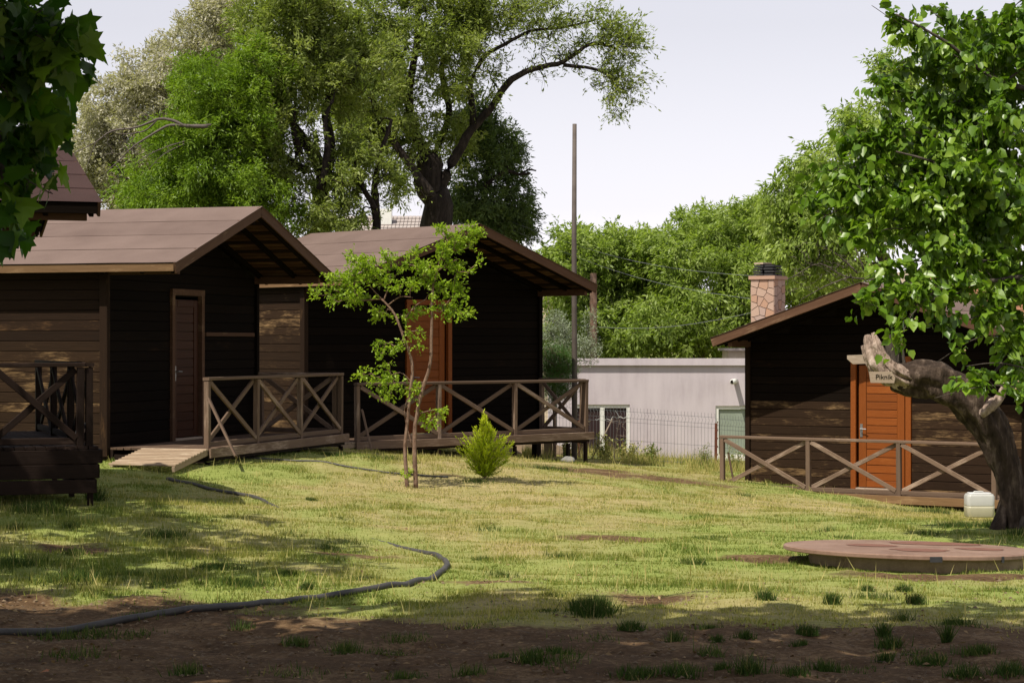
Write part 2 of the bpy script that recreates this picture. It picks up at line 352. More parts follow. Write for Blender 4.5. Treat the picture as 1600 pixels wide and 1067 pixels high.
def leaf_cloud(name, P, D, ln, wd, kind, mat, parent, rng, tint=None, flat=.7, jit=.35):
    n = len(P); T, Fc = LEAF[kind]; D = nrm(D)
    up = nrm(np.array([0, 0, 1.0]) + rng.normal(0, flat, (n, 3)))
    S = nrm(np.cross(D, up)); N = np.cross(S, D)
    l = ln * rng.uniform(1 - jit, 1 + jit, n)
    V = P[:, None, :] + (l[:, None] * T[None, :, 0])[:, :, None] * D[:, None, :] \
        + ((l * wd / ln)[:, None] * T[None, :, 1])[:, :, None] * S[:, None, :] + (l[:, None] * T[None, :, 2])[:, :, None] * N[:, None, :]
    k = len(T); FF = (Fc[None] + (np.arange(n) * k)[:, None, None]).reshape(-1, Fc.shape[1])
    if tint is None: tint = rng.random(n)
    return np_mesh(name, V.reshape(-1, 3), FF, mat, parent, np.repeat(np.clip(tint, 0, 1), len(Fc)))

def sample_blobs(blobs, n, rng, hollow=.45):
    """blobs: (px, py, rx, ry, depth, rdepth) in photo pixels / metres"""
    vol = np.array([b[2] * b[3] * (b[6] if len(b) > 6 else 1) for b in blobs], float); idx = rng.choice(len(blobs), n, p=vol / vol.sum())
    u = nrm(rng.normal(size=(n, 3))); r = rng.random(n) ** hollow
    out = np.zeros((n, 3))
    for i, b in enumerate(blobs):
        s = b[4] / F; c = np.array(at(b[0], b[1], b[4])); m = idx == i
        out[m] = c + u[m] * r[m, None] * np.array([b[2] * s, b[5], b[3] * s])
    return out
def twigs_leaves(Cs, rng, ntw, tl, nl, droop, outc=None, spread=.05):
    """twigs around every cluster centre, leaves along each"""
    n = len(Cs); A = np.repeat(Cs, ntw, 0); d = rng.normal(size=(n * ntw, 3)); d[:, 2] = d[:, 2] * .8 + .15
    if outc is not None: d = d + nrm(A - outc) * .8
    d = nrm(d); L = tl * rng.uniform(.5, 1.2, (n * ntw, 1)); B = A + d * L; B[:, 2] -= droop * L[:, 0] * rng.uniform(.3, 1.2, n * ntw)
    t = rng.random((n * ntw, nl, 1)) ** .8
    mid = (A + B) / 2 + np.array([0, 0, .12]) * L
    Pq = (1 - t) ** 2 * A[:, None] + 2 * t * (1 - t) * mid[:, None] + t * t * B[:, None]
    Dq = nrm(B - A)[:, None] + rng.normal(0, .65, (n * ntw, nl, 3)); Dq[:, :, 2] -= droop * .6
    Pq = Pq + rng.normal(0, spread, Pq.shape)
    return A, mid, B, Pq.reshape(-1, 3), Dq.reshape(-1, 3)
def ribbons(A, mid, B, r0):              # thin 3-sided twigs, vectorised
    n = len(A); V = []
    off = np.array([(1, 0, 0), (-.5, .87, 0), (-.5, -.87, 0)])
    off2 = np.array([(0, 0, 1), (.87, 0, -.5), (-.87, 0, -.5)]) * .5 + off * .5
    V = np.stack([A[:, None] + off2 * r0, mid[:, None] + off2 * r0 * .7, B[:, None] + off2 * r0 * .25], 1)   # n,3,3,3
    V = V.reshape(-1, 3); f = []
    for lv in (0, 1):
        for k in range(3):
            k2 = (k + 1) % 3; f.append((lv * 3 + k, lv * 3 + k2, lv * 3 + 3 + k2, lv * 3 + 3 + k))
    FF = (np.array(f)[None] + (np.arange(n) * 9)[:, None, None]).reshape(-1, 4)
    return V, FF
def grow(mb, nodes, Cs, rng, rmax=.05, rmin=.008, sag=.08):
    """join every cluster centre to the nearest wood already there"""
    pts = np.array([p for p, r in nodes]); rs = np.array([r for p, r in nodes])
    base = pts[0]; order = np.argsort(np.linalg.norm(Cs - pts.mean(0), axis=1))
    cap = len(pts) + len(Cs) * 3; P = np.zeros((cap, 3)); Rr = np.zeros(cap); P[:len(pts)] = pts; Rr[:len(pts)] = rs; k = len(pts)
    for i in order:
        c = Cs[i]; dd = np.linalg.norm(P[:k] - c, axis=1) + np.maximum(0, P[:k, 2] - c[2]) * .5
        j = int(np.argmin(dd)); a = P[j]; L = np.linalg.norm(c - a)
        r0 = min(Rr[j] * .7, rmax, .012 + .014 * L); r0 = max(r0, rmin)
        m1 = a + (c - a) * .35 + rng.normal(0, .09 * L, 3); m2 = a + (c - a) * .7 + rng.normal(0, .08 * L, 3); m1[2] += sag * L
        mb.tube([a, m1, m2, c], [r0, r0 * .8, r0 * .6, max(rmin * .6, r0 * .4)], 4, False)
        for q, rr in ((m1, r0 * .8), (m2, r0 * .6), (c, r0 * .5)): P[k] = q; Rr[k] = rr; k += 1
def limb(mb, nodes, pts, r0, r1, n=8, rng=None, sub=4):
    """smooth limb through points, tapered"""
    pts = [Vector(p) for p in pts]; out = []
    for i in range(len(pts) - 1):
        p0 = pts[max(i - 1, 0)]; p1 = pts[i]; p2 = pts[i + 1]; p3 = pts[min(i + 2, len(pts) - 1)]
        for s in range(sub):
            t = s / sub
            out.append(.5 * ((2 * p1) + (p2 - p0) * t + (2 * p0 - 5 * p1 + 4 * p2 - p3) * t * t + (3 * p1 - p0 - 3 * p2 + p3) * t ** 3))
    out.append(pts[-1]); m = len(out); rad = [r0 + (r1 - r0) * (i / (m - 1)) ** .8 for i in range(m)]
    if rng: out = [out[0]] + [p + Vector(rng.normal(0, r * .12, 3)) for p, r in zip(out[1:], rad[1:])]
    mb.tube(out, rad, n, True, .08 if rng else 0, rng and random.Random(int(rng.integers(1e6))))
    for p, r in zip(out, rad): nodes.append((np.array(p), r))
def tree(name, label, cat, base, limbs, blobs, ncl, ntw, nl, tl, ln, wd, kind, lmat, bmat, seed, droop=.3, flat=.7, rmax=.05, hollow=.45, group=None, twr=.004, outward=True, extra_cl=None, spread=.05, clip=None, thin=None):
    if lmat == 'l_willow': twr = .008
    rng = np.random.default_rng(seed); root = thing(name, label, cat, base, group)
    mb = MB(); nodes = []
    for pts, r0, r1 in limbs: limb(mb, nodes, pts, r0, r1, 8, rng)
    Cs = sample_blobs(blobs, ncl, rng, hollow)
    if extra_cl is not None: Cs = np.concatenate([Cs, extra_cl])
    if clip is not None: Cs = Cs[clip(Cs)]
    grow(mb, nodes, Cs, rng, rmax)
    A, md, B, P, D = twigs_leaves(Cs, rng, ntw, tl, nl, droop, Cs.mean(0) if outward else None, spread)
    mb.build('trunk', MT[bmat], root, True)
    V, FF = ribbons(A, md, B, twr); tw = np_mesh('twigs', V, FF, MT[bmat], root)
    # real leaf colour varies from bough to bough
    ct = np.clip(rng.normal(.5, .2, len(Cs)), 0, 1); tint = np.repeat(ct, ntw * nl) * .55 + rng.random(len(P)) * .45
    if thin:                                 # bare patches: leaves lost round the inner stems and along the thin outer limb
        px = 800 + F * P[:, 0] / P[:, 1]; py = H - F * (P[:, 2] - E) / P[:, 1]; pr = np.ones(len(P))
        for cx, cy, rx, ry, k_ in thin: pr = np.where(((px - cx) / rx) ** 2 + ((py - cy) / ry) ** 2 < 1, np.minimum(pr, k_), pr)
        kp = rng.random(len(P)) < pr; P, D, tint = P[kp], D[kp], tint[kp]
    leaf_cloud('crown', P, D, ln, wd, kind, MT[lmat], root, rng, tint, flat)
    return root

# ------------------------------------------------------------------ GROUND
def soil_edge(x): return 13.1 + 1.9 * np.clip((-x - .3) / 3.2, 0, 1) + .9 * (fbm(x * .9, x * 0 + 3.1, 5) - .5)
BARE = [(960, 833, .7, .35), (1190, 866, .55, .4), (560, 862, .5, .4), (100, 850, .5, .35), (1480, 895, 1.4, .28), (700, 735, .5, .4), (760, 905, .5, .3), (1020, 925, .5, .25), (800, 690, 1.6, 1.3), (990, 735, 2.2, 1.0)]
def ground_xy(px, py):
    d = 20.0
    for _ in range(30):
        x = (px - 800) * d / F; z = g(x, d); d = .5 * d + .5 * min(60, max(4, (E - z) * F / max(1, (py - H))))
    return (px - 800) * d / F, d
BP = [(ground_xy(a, b), c, e) for a, b, c, e in BARE]
def grassness(x, y):                      # 1 = turf, 0 = bare soil
    m = np.clip((y - soil_edge(x)) / .9 + .5 + 1.3 * (fbm(x * 1.7, y * 1.7, 9) - .5), 0, 1)
    for (cx, cy), rx, ry in BP:
        q = ((x - cx) / rx) ** 2 + ((y - cy) / (ry * 1.6)) ** 2
        m = m * (1 - .75 * np.clip(1.2 - q + 1.6 * (fbm(x * 2.5, y * 2.5, 21) - .5), 0, 1))
    return m
def straw(x, y):                          # 0 = green, 1 = dry
    s = fbm(x * .45 + 7, y * .30, 31) * .6 + fbm(x * 1.9, y * 1.3, 33) * .4
    zone = np.clip((y - 24.5) / 4, 0, 1) * np.clip((x + 4) / 2, 0, 1) * .34
    zone = zone - .16 * np.clip(1 - np.abs(y - 18.5) / 3.2, 0, 1) * np.clip((x + .5) / 1.5, 0, 1)
    zone = zone - .10 * np.clip((-x - 1.5) / 2, 0, 1)
    return np.clip((s - .50) * 3.1 + .33 + zone, 0, 1)
def build_ground():
    xs = np.concatenate([[-900, -300, -120, -60, -40, -30, -24], np.arange(-20, -10, .5), np.arange(-10, 10.01, .09), np.arange(10.5, 20.1, .5), [24, 30, 40, 60, 120, 300, 900]])
    ys = np.concatenate([[-60, -25, -10, -4, 0, 4, 6, 7.5], np.arange(8.5, 24, .08), np.arange(24, 46, .16), np.arange(46, 62, 1.0), [66, 72, 80, 95, 120, 180, 300, 600, 1500]])
    X, Y = np.meshgrid(xs, ys); x = X.ravel(); y = Y.ravel(); z = G(x, y)
    near = (np.abs(x) < 11) & (y > 8) & (y < 47)
    rel = (fbm(x * 1.1, y * 1.1, 2, 3) - .5) * .10 + (fbm(x * 5, y * 5, 4, 3) - .5) * .035
    gr = grassness(x, y); rel = rel + (1 - gr) * ((fbm(x * 7, y * 7, 12, 2) - .5) * .03 + (fbm(x * 2.2, y * 3.5, 13, 3) - .5) * .05)
    z = z + np.where(near, rel, 0)
    nx, ny = len(xs), len(ys); i = np.arange(nx * ny).reshape(ny, nx)
    Fc = np.stack([i[:-1, :-1], i[:-1, 1:], i[1:, 1:], i[1:, :-1]], -1).reshape(-1, 4)
    m, nt = M('ground'); pos = nt.nodes.new('ShaderNodeNewGeometry').outputs['Position']
    ag = nt.nodes.new('ShaderNodeAttribute'); ag.attribute_name = 'turf'; ast = nt.nodes.new('ShaderNodeAttribute'); ast.attribute_name = 'dry'
    n1 = noise(nt, pos, 2.2, 6, .65); n2 = noise(nt, pos, 24, 5, .7); n3 = noise(nt, pos, 90, 3, .7); n4 = noise(nt, pos, 7, 5, .6, (.6, 1.5, 1))
    soil = ramp(nt, math_(nt, 'ADD', math_(nt, 'MULTIPLY', n1, .5), math_(nt, 'MULTIPLY', n2, .5)), [(.34, (.045, .024, .010)), (.5, (.105, .062, .030)), (.70, (.28, .19, .105))])
    gmix = math_(nt, 'ADD', math_(nt, 'MULTIPLY', n4, .6), math_(nt, 'MULTIPLY', n3, .4))
    green = ramp(nt, gmix, [(.3, (.12, .152, .03)), (.5, (.20, .238, .056)), (.72, (.28, .305, .095))])
    dry = ramp(nt, gmix, [(.3, (.17, .135, .055)), (.5, (.29, .24, .105)), (.72, (.44, .36, .19))])
    turf = mixc(nt, ast.outputs['Fac'], green, dry)
    f = nt.nodes.new('ShaderNodeMapRange'); nt.links.new(math_(nt, 'ADD', ag.outputs['Fac'], math_(nt, 'MULTIPLY', math_(nt, 'SUBTRACT', n2, .5), .7)), f.inputs[0]); f.inputs[1].default_value = .3; f.inputs[2].default_value = .7
    finish(nt, mixc(nt, f.outputs[0], soil, turf), .95, math_(nt, 'ADD', n2, n3), .6, .02, .15)
    o = np_mesh('ground', np.stack([x, y, z], 1), Fc, m, None, None, {'turf': gr, 'dry': straw(x, y)}, True)
    o['kind'] = 'structure'
    return o
build_ground()
def gz(x, y):                             # ground with its relief
    x = np.atleast_1d(np.asarray(x, float)); y = np.atleast_1d(np.asarray(y, float))
    return G(x, y) + (fbm(x * 1.1, y * 1.1, 2, 3) - .5) * .10 + (fbm(x * 5, y * 5, 4, 3) - .5) * .035
def gz1(x, y): return float(gz(x, y)[0])
def onground(px, py, dz=0.0):
    x, y = ground_xy(px, py); return Vector((x, y, gz1(x, y) + dz))

def blades(name, x, y, h, wdt, tint, rng, lean=.5, mat='grass'):
    n = len(x); z = gz(x, y) - .004; an = rng.uniform(0, 2 * np.pi, n)
    dx = np.cos(an) * wdt / 2; dy = np.sin(an) * wdt / 2; la = rng.uniform(0, 2 * np.pi, n); l = h * lean * rng.uniform(0, 1.3, n)
    b = np.stack([x, y, z], 1); V = np.zeros((n, 3, 3)); V[:, 0] = b; V[:, 0, 0] -= dx; V[:, 0, 1] -= dy
    V[:, 1] = b; V[:, 1, 0] += dx; V[:, 1, 1] += dy; V[:, 2] = b; V[:, 2, 0] += np.cos(la) * l; V[:, 2, 1] += np.sin(la) * l; V[:, 2, 2] += h
    o = np_mesh(name, V.reshape(-1, 3), np.arange(n * 3).reshape(n, 3), MT[mat], None, np.clip(tint, 0, 1))
    return o
def build_grass():
    rng = np.random.default_rng(3); n = 620000
    y = 9.3 + (46 - 9.3) * rng.random(n) ** 1.25; x = rng.uniform(-1, 1, n) * (.255 * y + .4)
    gr = grassness(x, y); st = straw(x, y); clump = fbm(x * 3.1, y * 3.1, 77, 3); coarse = fbm(x * .7, y * .7, 71, 3)
    keep = rng.random(n) < gr ** 2 * (.25 + 1.1 * np.clip((clump - .38) * 4, 0, 1)); x, y, st, clump, coarse = [a[keep] for a in (x, y, st, clump, coarse)]
    n = len(x); tall = np.clip((clump - .52) * 6, 0, 1) * np.clip((coarse - .42) * 6, 0, 1)
    left = np.clip((-x - 1) / 2, 0, 1) * np.clip((24 - y) / 3, 0, 1)
    h = (.010 + .020 * rng.random(n) + .05 * tall * rng.random(n) + .035 * left * rng.random(n)) * (1 + .25 * np.clip((y - 24) / 10, 0, 1))
    stalk = rng.random(n) < .012; h = np.where(stalk, .06 + .10 * rng.random(n), h)
    tint = np.clip(.12 + .62 * st + rng.normal(0, .15, n) + .10 - .10 * tall, 0, 1); tint = np.where(stalk, .75 + .25 * rng.random(n), tint)
    o = blades('grass', x, y, h, .006 + .0035 * (y / 20), tint, rng); tag(o, 'short patchy green and straw-coloured grass over the open ground', 'grass'); o['kind'] = 'stuff'
    # coarse tufts standing in the trodden soil and the lawn
    T = [(925, 957, .19, .13), (912, 952, .12, .1), (985, 978, .1, .07), (1120, 992, .07, .05), (1163, 988, .07, .07), (1262, 978, .09, .06), (1390, 1002, .12, .07), (1383, 1021, .07, .06), (1290, 1042, .12, .08), (1535, 1020, .11, .06),
         (830, 1032, .12, .09), (1170, 1052, .12, .12), (1505, 1055, .14, .07), (1412, 918, .08, .06), (1355, 918, .06, .05), (1455, 1032, .16, .06), (1240, 1052, .12, .05), (1580, 1055, .16, .08), (1060, 1053, .16, .07), (995, 1053, .18, .06), (870, 1018, .1, .04), (1130, 1045, .06, .05),
         (1490, 975, .08, .05), (1430, 938, .08, .09), (1300, 940, .07, .09), (1195, 935, .09, .08), (1020, 940, .12, .05), (1250, 1000, .05, .04), (1480, 1000, .03, .14), (1380, 990, .05, .1), (480, 915, .06, .06), (385, 910, .22, .07), (120, 905, .3, .08), (260, 830, .2, .08), (150, 775, .15, .17), (60, 790, .3, .12), (445, 895, .1, .05), (20, 880, .3, .1), (340, 880, .2, .06),
         (745, 748, .2, .05), (1560, 820, .25, .1), (1500, 818, .25, .08), (1600, 828, .2, .08), (345, 700, .15, .08), (420, 703, .3, .07), (600, 712, .3, .08), (520, 705, .2, .07), (1380, 790, .4, .1), (1460, 795, .25, .1), (860, 725, .3, .08)]
    X = []; Y = []; Hh = []; Ti = []
    for px, py, r, hh in T:
        cx, cy = ground_xy(px, py); k = int((220 + 1500 * r) * (.55 if py > 985 else 1)); a = rng.normal(0, r * (.33 if hh > .045 and r < .2 else .5), (k, 2))
        X.append(cx + a[:, 0]); Y.append(cy + a[:, 1]); Hh.append(hh * rng.uniform(.35, 1.15, k)); Ti.append(np.clip(rng.normal(.05, .14, k), 0, 1) + (rng.random(k) < .08) * .8)
    for k in range(70):
        px = rng.uniform(0, 1600); py = rng.uniform(765, 1060); cx, cy = ground_xy(px, py); q = int(rng.integers(60, 200)); r = rng.uniform(.03, .1); a = rng.normal(0, r, (q, 2))
        X.append(cx + a[:, 0]); Y.append(cy + a[:, 1]); Hh.append(rng.uniform(.02, .08) * rng.uniform(.4, 1.2, q)); Ti.append(np.clip(rng.normal(.25, .25, q), 0, 1))
    X = np.concatenate(X); Y = np.concatenate(Y)
    o = blades('grass_tufts', X, Y, np.concatenate(Hh), .008, np.concatenate(Ti), rng, .6, 'tuft'); tag(o, 'coarse dark green grass tufts dotted over soil and lawn', 'grass'); o['kind'] = 'stuff'
    # long dry grass along the fence and at the cabin footings
    n = 26000; x = rng.uniform(.2, 9, n); y = rng.uniform(39.6, 44.5, n) ; kp = fbm(x * 1.6, y * .9, 91) > .43; x = x[kp]; y = y[kp]; n = len(x)
    o = blades('dry_weeds', x, y, .05 + .17 * rng.random(n) ** 2 + .22 * (rng.random(n) ** 5) * (y > 39.5), .011, np.clip(rng.normal(.8, .2, n), 0, 1), rng, .5)
    tag(o, 'long dry straw-coloured weeds growing along the wire fence', 'grass'); o['kind'] = 'stuff'
    # pebbles, clods and litter on the soil
    k = 16000; y = rng.uniform(9.5, 17, k); x = rng.uniform(-1, 1, k) * (.25 * y); ok = rng.random(k) < 1.1 - grassness(x, y); x = x[ok]; y = y[ok]; k = len(x)
    s = .003 + .014 * rng.random(k) ** 4; oc = np.array([(1, 0, 0), (0, 1, 0), (-1, 0, 0), (0, -1, 0), (0, 0, .7), (0, 0, -.7)]); ff = np.array([(0, 1, 4), (1, 2, 4), (2, 3, 4), (3, 0, 4)])
    V = np.stack([x, y, gz(x, y) + s * .2], 1)[:, None] + oc[None] * s[:, None, None] * rng.uniform(.6, 1.4, (k, 6, 3))
    FF = (ff[None] + (np.arange(k) * 6)[:, None, None]).reshape(-1, 3)
    o = np_mesh('pebbles', V.reshape(-1, 3), FF, MT['soil']); tag(o, 'small clods and pebbles scattered on the bare brown soil', 'gravel'); o['kind'] = 'stuff'
build_grass()
def litter():
    rng = np.random.default_rng(44); k = 5200; y = 9.3 + 14 * rng.random(k) ** 1.4; x = rng.uniform(-1, 1, k) * (.25 * y + .2)
    keep = rng.random(k) < (1.15 - grassness(x, y)) * (.3 + fbm(x * 1.5, y * 1.5, 55)); x = x[keep]; y = y[keep]; k = len(x)
    P = np.stack([x, y, gz(x, y) + .006 + .008 * rng.random(k)], 1); D = rng.normal(size=(k, 3)); D[:, 2] *= .22
    o = leaf_cloud('leaf_litter', P, D, .032, .016, 'lance', MT['l_litter'], None, rng, None, .35, .6); tag(o, 'scattered brown dry leaf litter on the shaded bare soil', 'leaf litter'); o['kind'] = 'stuff'
    n = 420; a = np.stack([rng.uniform(-1, 1, n) * 3.6, rng.uniform(9.5, 15.5, n)], 1); an = rng.uniform(0, 6.28, n); L = .04 + .14 * rng.random(n) ** 2
    A = np.stack([a[:, 0], a[:, 1], gz(a[:, 0], a[:, 1]) + .006], 1); bx_ = a[:, 0] + np.cos(an) * L; by_ = a[:, 1] + np.sin(an) * L; B = np.stack([bx_, by_, gz(bx_, by_) + .01], 1)
    V, FF = ribbons(A, (A + B) / 2 + rng.normal(0, .006, (n, 3)), B, .003); o = np_mesh('fallen_twigs', V, FF, MT['twig']); tag(o, 'tiny broken twigs strewn over the soil in the foreground', 'twigs'); o['kind'] = 'stuff'
litter()

# ------------------------------------------------------------------ CABINS
def cabin(q, label, feltm, doorm, side_m, front_low, bays, rails, skirt=False, doorh=2.1, plank_back=True, nlegs=4, Lroof=None, eave_m='eave', railm='rail', opt=None):
    cx, cy, a, W, o_, P, L, zf, ze, zr, D = q; opt = opt or {}
    if Lroof: L = Lroof
    t = Vector((math.cos(a), math.sin(a), 0)); n = Vector((math.sin(a), -math.cos(a), 0)); c = Vector((cx, cy, 0)); h = W / 2
    rr = random.Random(int(cx * 1000))
    def pt(u, v, w): return c + t * u + n * v + Vector((0, 0, w))
    root = thing('cabin', label, 'cabin', pt(0, 0, zf), 'brown timber cabins in a row')
    slope = (zr - ze) / (h + o_); dep = L - P - .15; zb = zf - .12; th = .13        # roof build-up below the felt
    def zin(u): return zr - th - .02 - abs(u) * slope                                 # underside of roof
    ph = .142; dw = .47
    # ---- front wall
    mb = MB(); zt = zin(h)
    mb.prism([pt(-h, -.05, zb), pt(-dw, -.05, zb), pt(-dw, -.05, zf + doorh), pt(dw, -.05, zf + doorh), pt(dw, -.05, zb), pt(h, -.05, zb), pt(h, -.05, zt), pt(0, -.05, zin(0)), pt(-h, -.05, zt)], n * -.05)
    fw = mb.build('wall', MT['void'], root)
    k = 0
    while zb + k * ph < zin(0) - .08:
        z0 = zb + k * ph; z1 = z0 + ph; zm = z0 + ph / 2
        ue = h - .02 if z1 < zt else min(h - .02, (zr - th - .02 - z1) / slope)
        if ue > .15:
            mt = MT[front_low] if (zm - zf) < opt.get('low_h', -1) + rr.uniform(-.1, .1) else MT['dark']  # lower boards: wear plus sunlight below the porch shadow, put into the colour
            sp = [(-ue, ue)] if zm > zf + doorh + .08 else [(-ue, -dw - .07), (dw + .07, ue)]
            for s0, s1 in sp:
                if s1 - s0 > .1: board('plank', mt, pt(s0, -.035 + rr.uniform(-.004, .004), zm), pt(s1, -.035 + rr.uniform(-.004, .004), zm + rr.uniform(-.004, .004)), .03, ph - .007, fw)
        k += 1
    # ---- side walls
    for s in (-1, 1):
        mb = MB(); mb.beam(pt(s * (h - .05), -.11, (zb + zt) / 2), pt(s * (h - .05), -dep, (zb + zt) / 2), .05, zt - zb)
        sw = mb.build('wall', MT['void'], root); k = 0
        while zb + (k + 1) * ph < zt + .02:
            zm = zb + (k + .5) * ph
            mt = MT['dark'] if s > 0 else MT[side_m if zm - zf < 1.35 + rr.uniform(-.15, .15) or side_m == 'dark' else opt.get('side_up', 'worn')]  # a darker side_up material paints the eave shade onto the upper boards
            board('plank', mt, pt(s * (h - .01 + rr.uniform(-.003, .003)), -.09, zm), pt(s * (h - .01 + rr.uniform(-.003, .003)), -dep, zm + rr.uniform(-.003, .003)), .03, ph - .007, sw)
            k += 1
    mb = MB(); mb.prism([pt(-h + .08, -dep, zb), pt(h - .08, -dep, zb), pt(h - .08, -dep, zt), pt(0, -dep, zin(0)), pt(-h + .08, -dep, zt)], n * -.05)
    mb.build('wall', MT['dark'], root)
    for s in (-1, 1):
        board('corner_post', MT['dark' if s > 0 else 'worn_dk'], pt(s * (h + .012), -.035, zb - .02), pt(s * (h + .012), -.035, zt - .02), .12, .09, root, up=t)
    # ---- door
    dm = MT[doorm]; dr = MB(); dr.beam(pt(0, -.07, zf + .02), pt(0, -.07, zf + doorh - .04), .03, 2 * dw - .1, up=t); dr_ = dr.build('door', dm, root)
    for s in (-1, 1): board('stile', dm, pt(s * (dw - .13), -.045, zf + .03), pt(s * (dw - .13), -.045, zf + doorh - .05), .03, .13, dr_, up=t)
    nb = 14; hh = (doorh - .25) / nb
    for k in range(nb): board('panel_board', dm, pt(-dw + .2, -.05, zf + .13 + (k + .5) * hh), pt(dw - .2, -.05, zf + .13 + (k + .5) * hh), .02, hh - .012, dr_)
    for zz in (zf + .08, zf + doorh - .1): board('cross_rail', dm, pt(-dw + .2, -.046, zz), pt(dw - .2, -.046, zz), .03, .1, dr_)
    hb = MB(); hx = -dw + .11; hb.beam(pt(hx, -.026, zf + .86), pt(hx, -.026, zf + 1.08), .045, .008, up=n); hb.tube([pt(hx, -.02, zf + 1.0), pt(hx, .03, zf + 1.0), pt(hx + .11, .035, zf + .995)], .009, 6); hb.build('handle', MT['metal'], dr_)
    fr = MB()
    for s in (-1, 1): fr.beam(pt(s * (dw + .02), -.015, zf - .02), pt(s * (dw + .02), -.015, zf + doorh + .02), .07, .09, up=t)
    fr.beam(pt(-dw - .065, -.015, zf + doorh + .065), pt(dw + .065, -.015, zf + doorh + .065), .08, .09); fr.build('door_frame', dm if doorm != 'door_dk' else MT['barge'], root)
    sb = MB(); sb.beam(pt(-dw + .03, -.03, zf - .0), pt(dw - .03, -.03, zf - .0), .12, .03); sb.build('threshold', MT['pale'], root)
    # ---- roof
    ev = h + o_
    rb = MB()
    for s in (-1, 1):
        rb.prism([pt(0, P - .04, zr - .03), pt(s * (ev - .03), P - .04, ze - .03), pt(s * (ev - .03), P - L + .04, ze - .03), pt(0, P - L + .04, zr - .03)], (0, 0, -.03))
    roof = rb.build('roof', MT['void'], root)
    ns = 4; sl_len = math.hypot(ev, zr - ze)
    for s in (-1, 1):
        dirv = (pt(s * ev, 0, ze) - pt(0, 0, zr)).normalized(); nrmv = (t * s * (zr - ze) + Vector((0, 0, ev))).normalized()
        for k in range(ns):
            a0 = sl_len * k / ns; a1 = min(sl_len + .02, sl_len * (k + 1) / ns + .06)
            up0 = .003; up1 = .008
            p0 = pt(0, 0, zr) + dirv * a0; p1 = pt(0, 0, zr) + dirv * a1
            mb = MB(); vs = []; NV = 14
            for i in range(NV + 1):
                v = P + .03 - (L + .06) * i / NV
                for p, up_ in ((p0, up0), (p1, up1 + rr.uniform(-.001, .003))):
                    vs.append(p + n * v + nrmv * up_); vs.append(p + n * v + nrmv * (up_ - .003))
            fs = []
            for i in range(NV):
                b = i * 4; e = b + 4; fs += [(b, b + 2, e + 2, e), (b + 1, e + 1, e + 3, b + 3), (b + 2, b + 3, e + 3, e + 2), (b, e, e + 1, b + 1)]
            fs += [(0, 1, 3, 2), (NV * 4, NV * 4 + 2, NV * 4 + 3, NV * 4 + 1)]
            mb.add(vs, fs); mb.build('felt_strip', MT[feltm], roof, origin=pt(0, 0, zr))
        for v in (P, P - L):
            bo = board('barge_board', MT['barge'], pt(0, v, zr - .075) + dirv * -.0, pt(s * (ev + .0), v, ze - .075), .03, .15, roof)
        board('eaves_board', MT[eave_m], pt(s * (ev - .005), P - .02, ze - .065), pt(s * (ev - .005), P - L + .02, ze - .065), .025, .11, roof)
        # soffit boards under the porch overhang, rafters
        nb = int(ev / .125)
        for k in range(nb):
            u = s * (.07 + k * (ev - .1) / nb); zz = zr - .075 - abs(u) * slope
            board('soffit_board', MT['barge' if k % 3 else 'worn_dk'], pt(u, P - .03, zz), pt(u, .0, zz), .11, .015, roof, up=nrmv)
        for v in (.06, P * .55, P - .07): board('rafter', MT['dark'], pt(s * .02, v, zr - .13), pt(s * (ev - .06), v, ze - .11), .05, .08, roof)
    for u, zz in ((0, zr - .2), (-h, zt - .04), (h, zt - .04)): board('purlin', MT['barge' if u else 'dark'], pt(u, -.02, zz), pt(u, P - .1, zz), .07, .12, roof)
    # ---- deck
    dk = MB(); u0, u1 = -h + opt.get('dl', 0), h + opt.get('dr', 0)
    dk.beam(pt(u0, D - .03, zf - .15), pt(u1 - .02, D - .03, zf - .15), .05, .06); dk.beam(pt(u0, .06, zf - .10), pt(u1, .06, zf - .10), .05, .12)
    for u in (u0 + .03, u0 * .33, u1 * .33, u1 - .05): dk.beam(pt(u, .1, zf - .16), pt(u, D - .07, zf - .16), .05, .1)
    deck = dk.build('deck', MT['rail_dk'], root)
    nd_ = int(D / .105)
    for k in range(nd_): board('deck_board', MT[opt.get('deck', 'deck')], pt(u0 + rr.uniform(-.02, .01), .03 + (k + .5) * D / nd_, zf - .03), pt(u1 + rr.uniform(-.01, .03), .03 + (k + .5) * D / nd_, zf - .03), D / nd_ - .012, .03, deck)
    if not skirt: board('edge_board', MT[opt.get('edge', railm)], pt(u0 - .02, D + .03, zf - .07), pt(u1 + .05, D + .03, zf - .07), .03, .13, deck)
    gx = lambda p: gz1(p.x, p.y) - .05
    for k in range(nlegs):
        u = u0 + .08 + (u1 - u0 - .16) * k / (nlegs - 1)
        p = pt(u, D - .05, zf - .2)
        if p.z - gx(p) > .08: board('leg', MT['rail_dk'], Vector((p.x, p.y, gx(p))), p, .06, .06, deck, up=t)
    for u in (-h + .05, -h / 3, h / 3, h - .03):
        for v in (-.06, -dep + .1):
            p = pt(u, v, zb + .02)
            if p.z - gx(p) > .06: board('pier', MT['rail_dk'], Vector((p.x, p.y, gx(p))), p, .13, .13, root, up=t)
    p = pt(u1 - .5, D - .08, zf - .2)
    if not skirt and p.z - gx(p) > .2: board('leg', MT['rail_dk'], Vector((p.x, p.y, gx(p))), p, .06, .06, deck, up=t)
    if skirt:
        for k in range(3):
            zz = zf - .12 - .155 * k; ins = .03 * k
            board('skirt_board', MT['rail_dk'], pt(u0 - .06 + .0 * k, D + .04 - ins, zz), pt(u0 - .06, -1.2, zz), .03, .145, deck)
            board('skirt_board', MT['rail_dk'], pt(u0 - .02, D + .05 - ins, zz), pt(u1, D + .05 - ins, zz), .03, .145, deck)
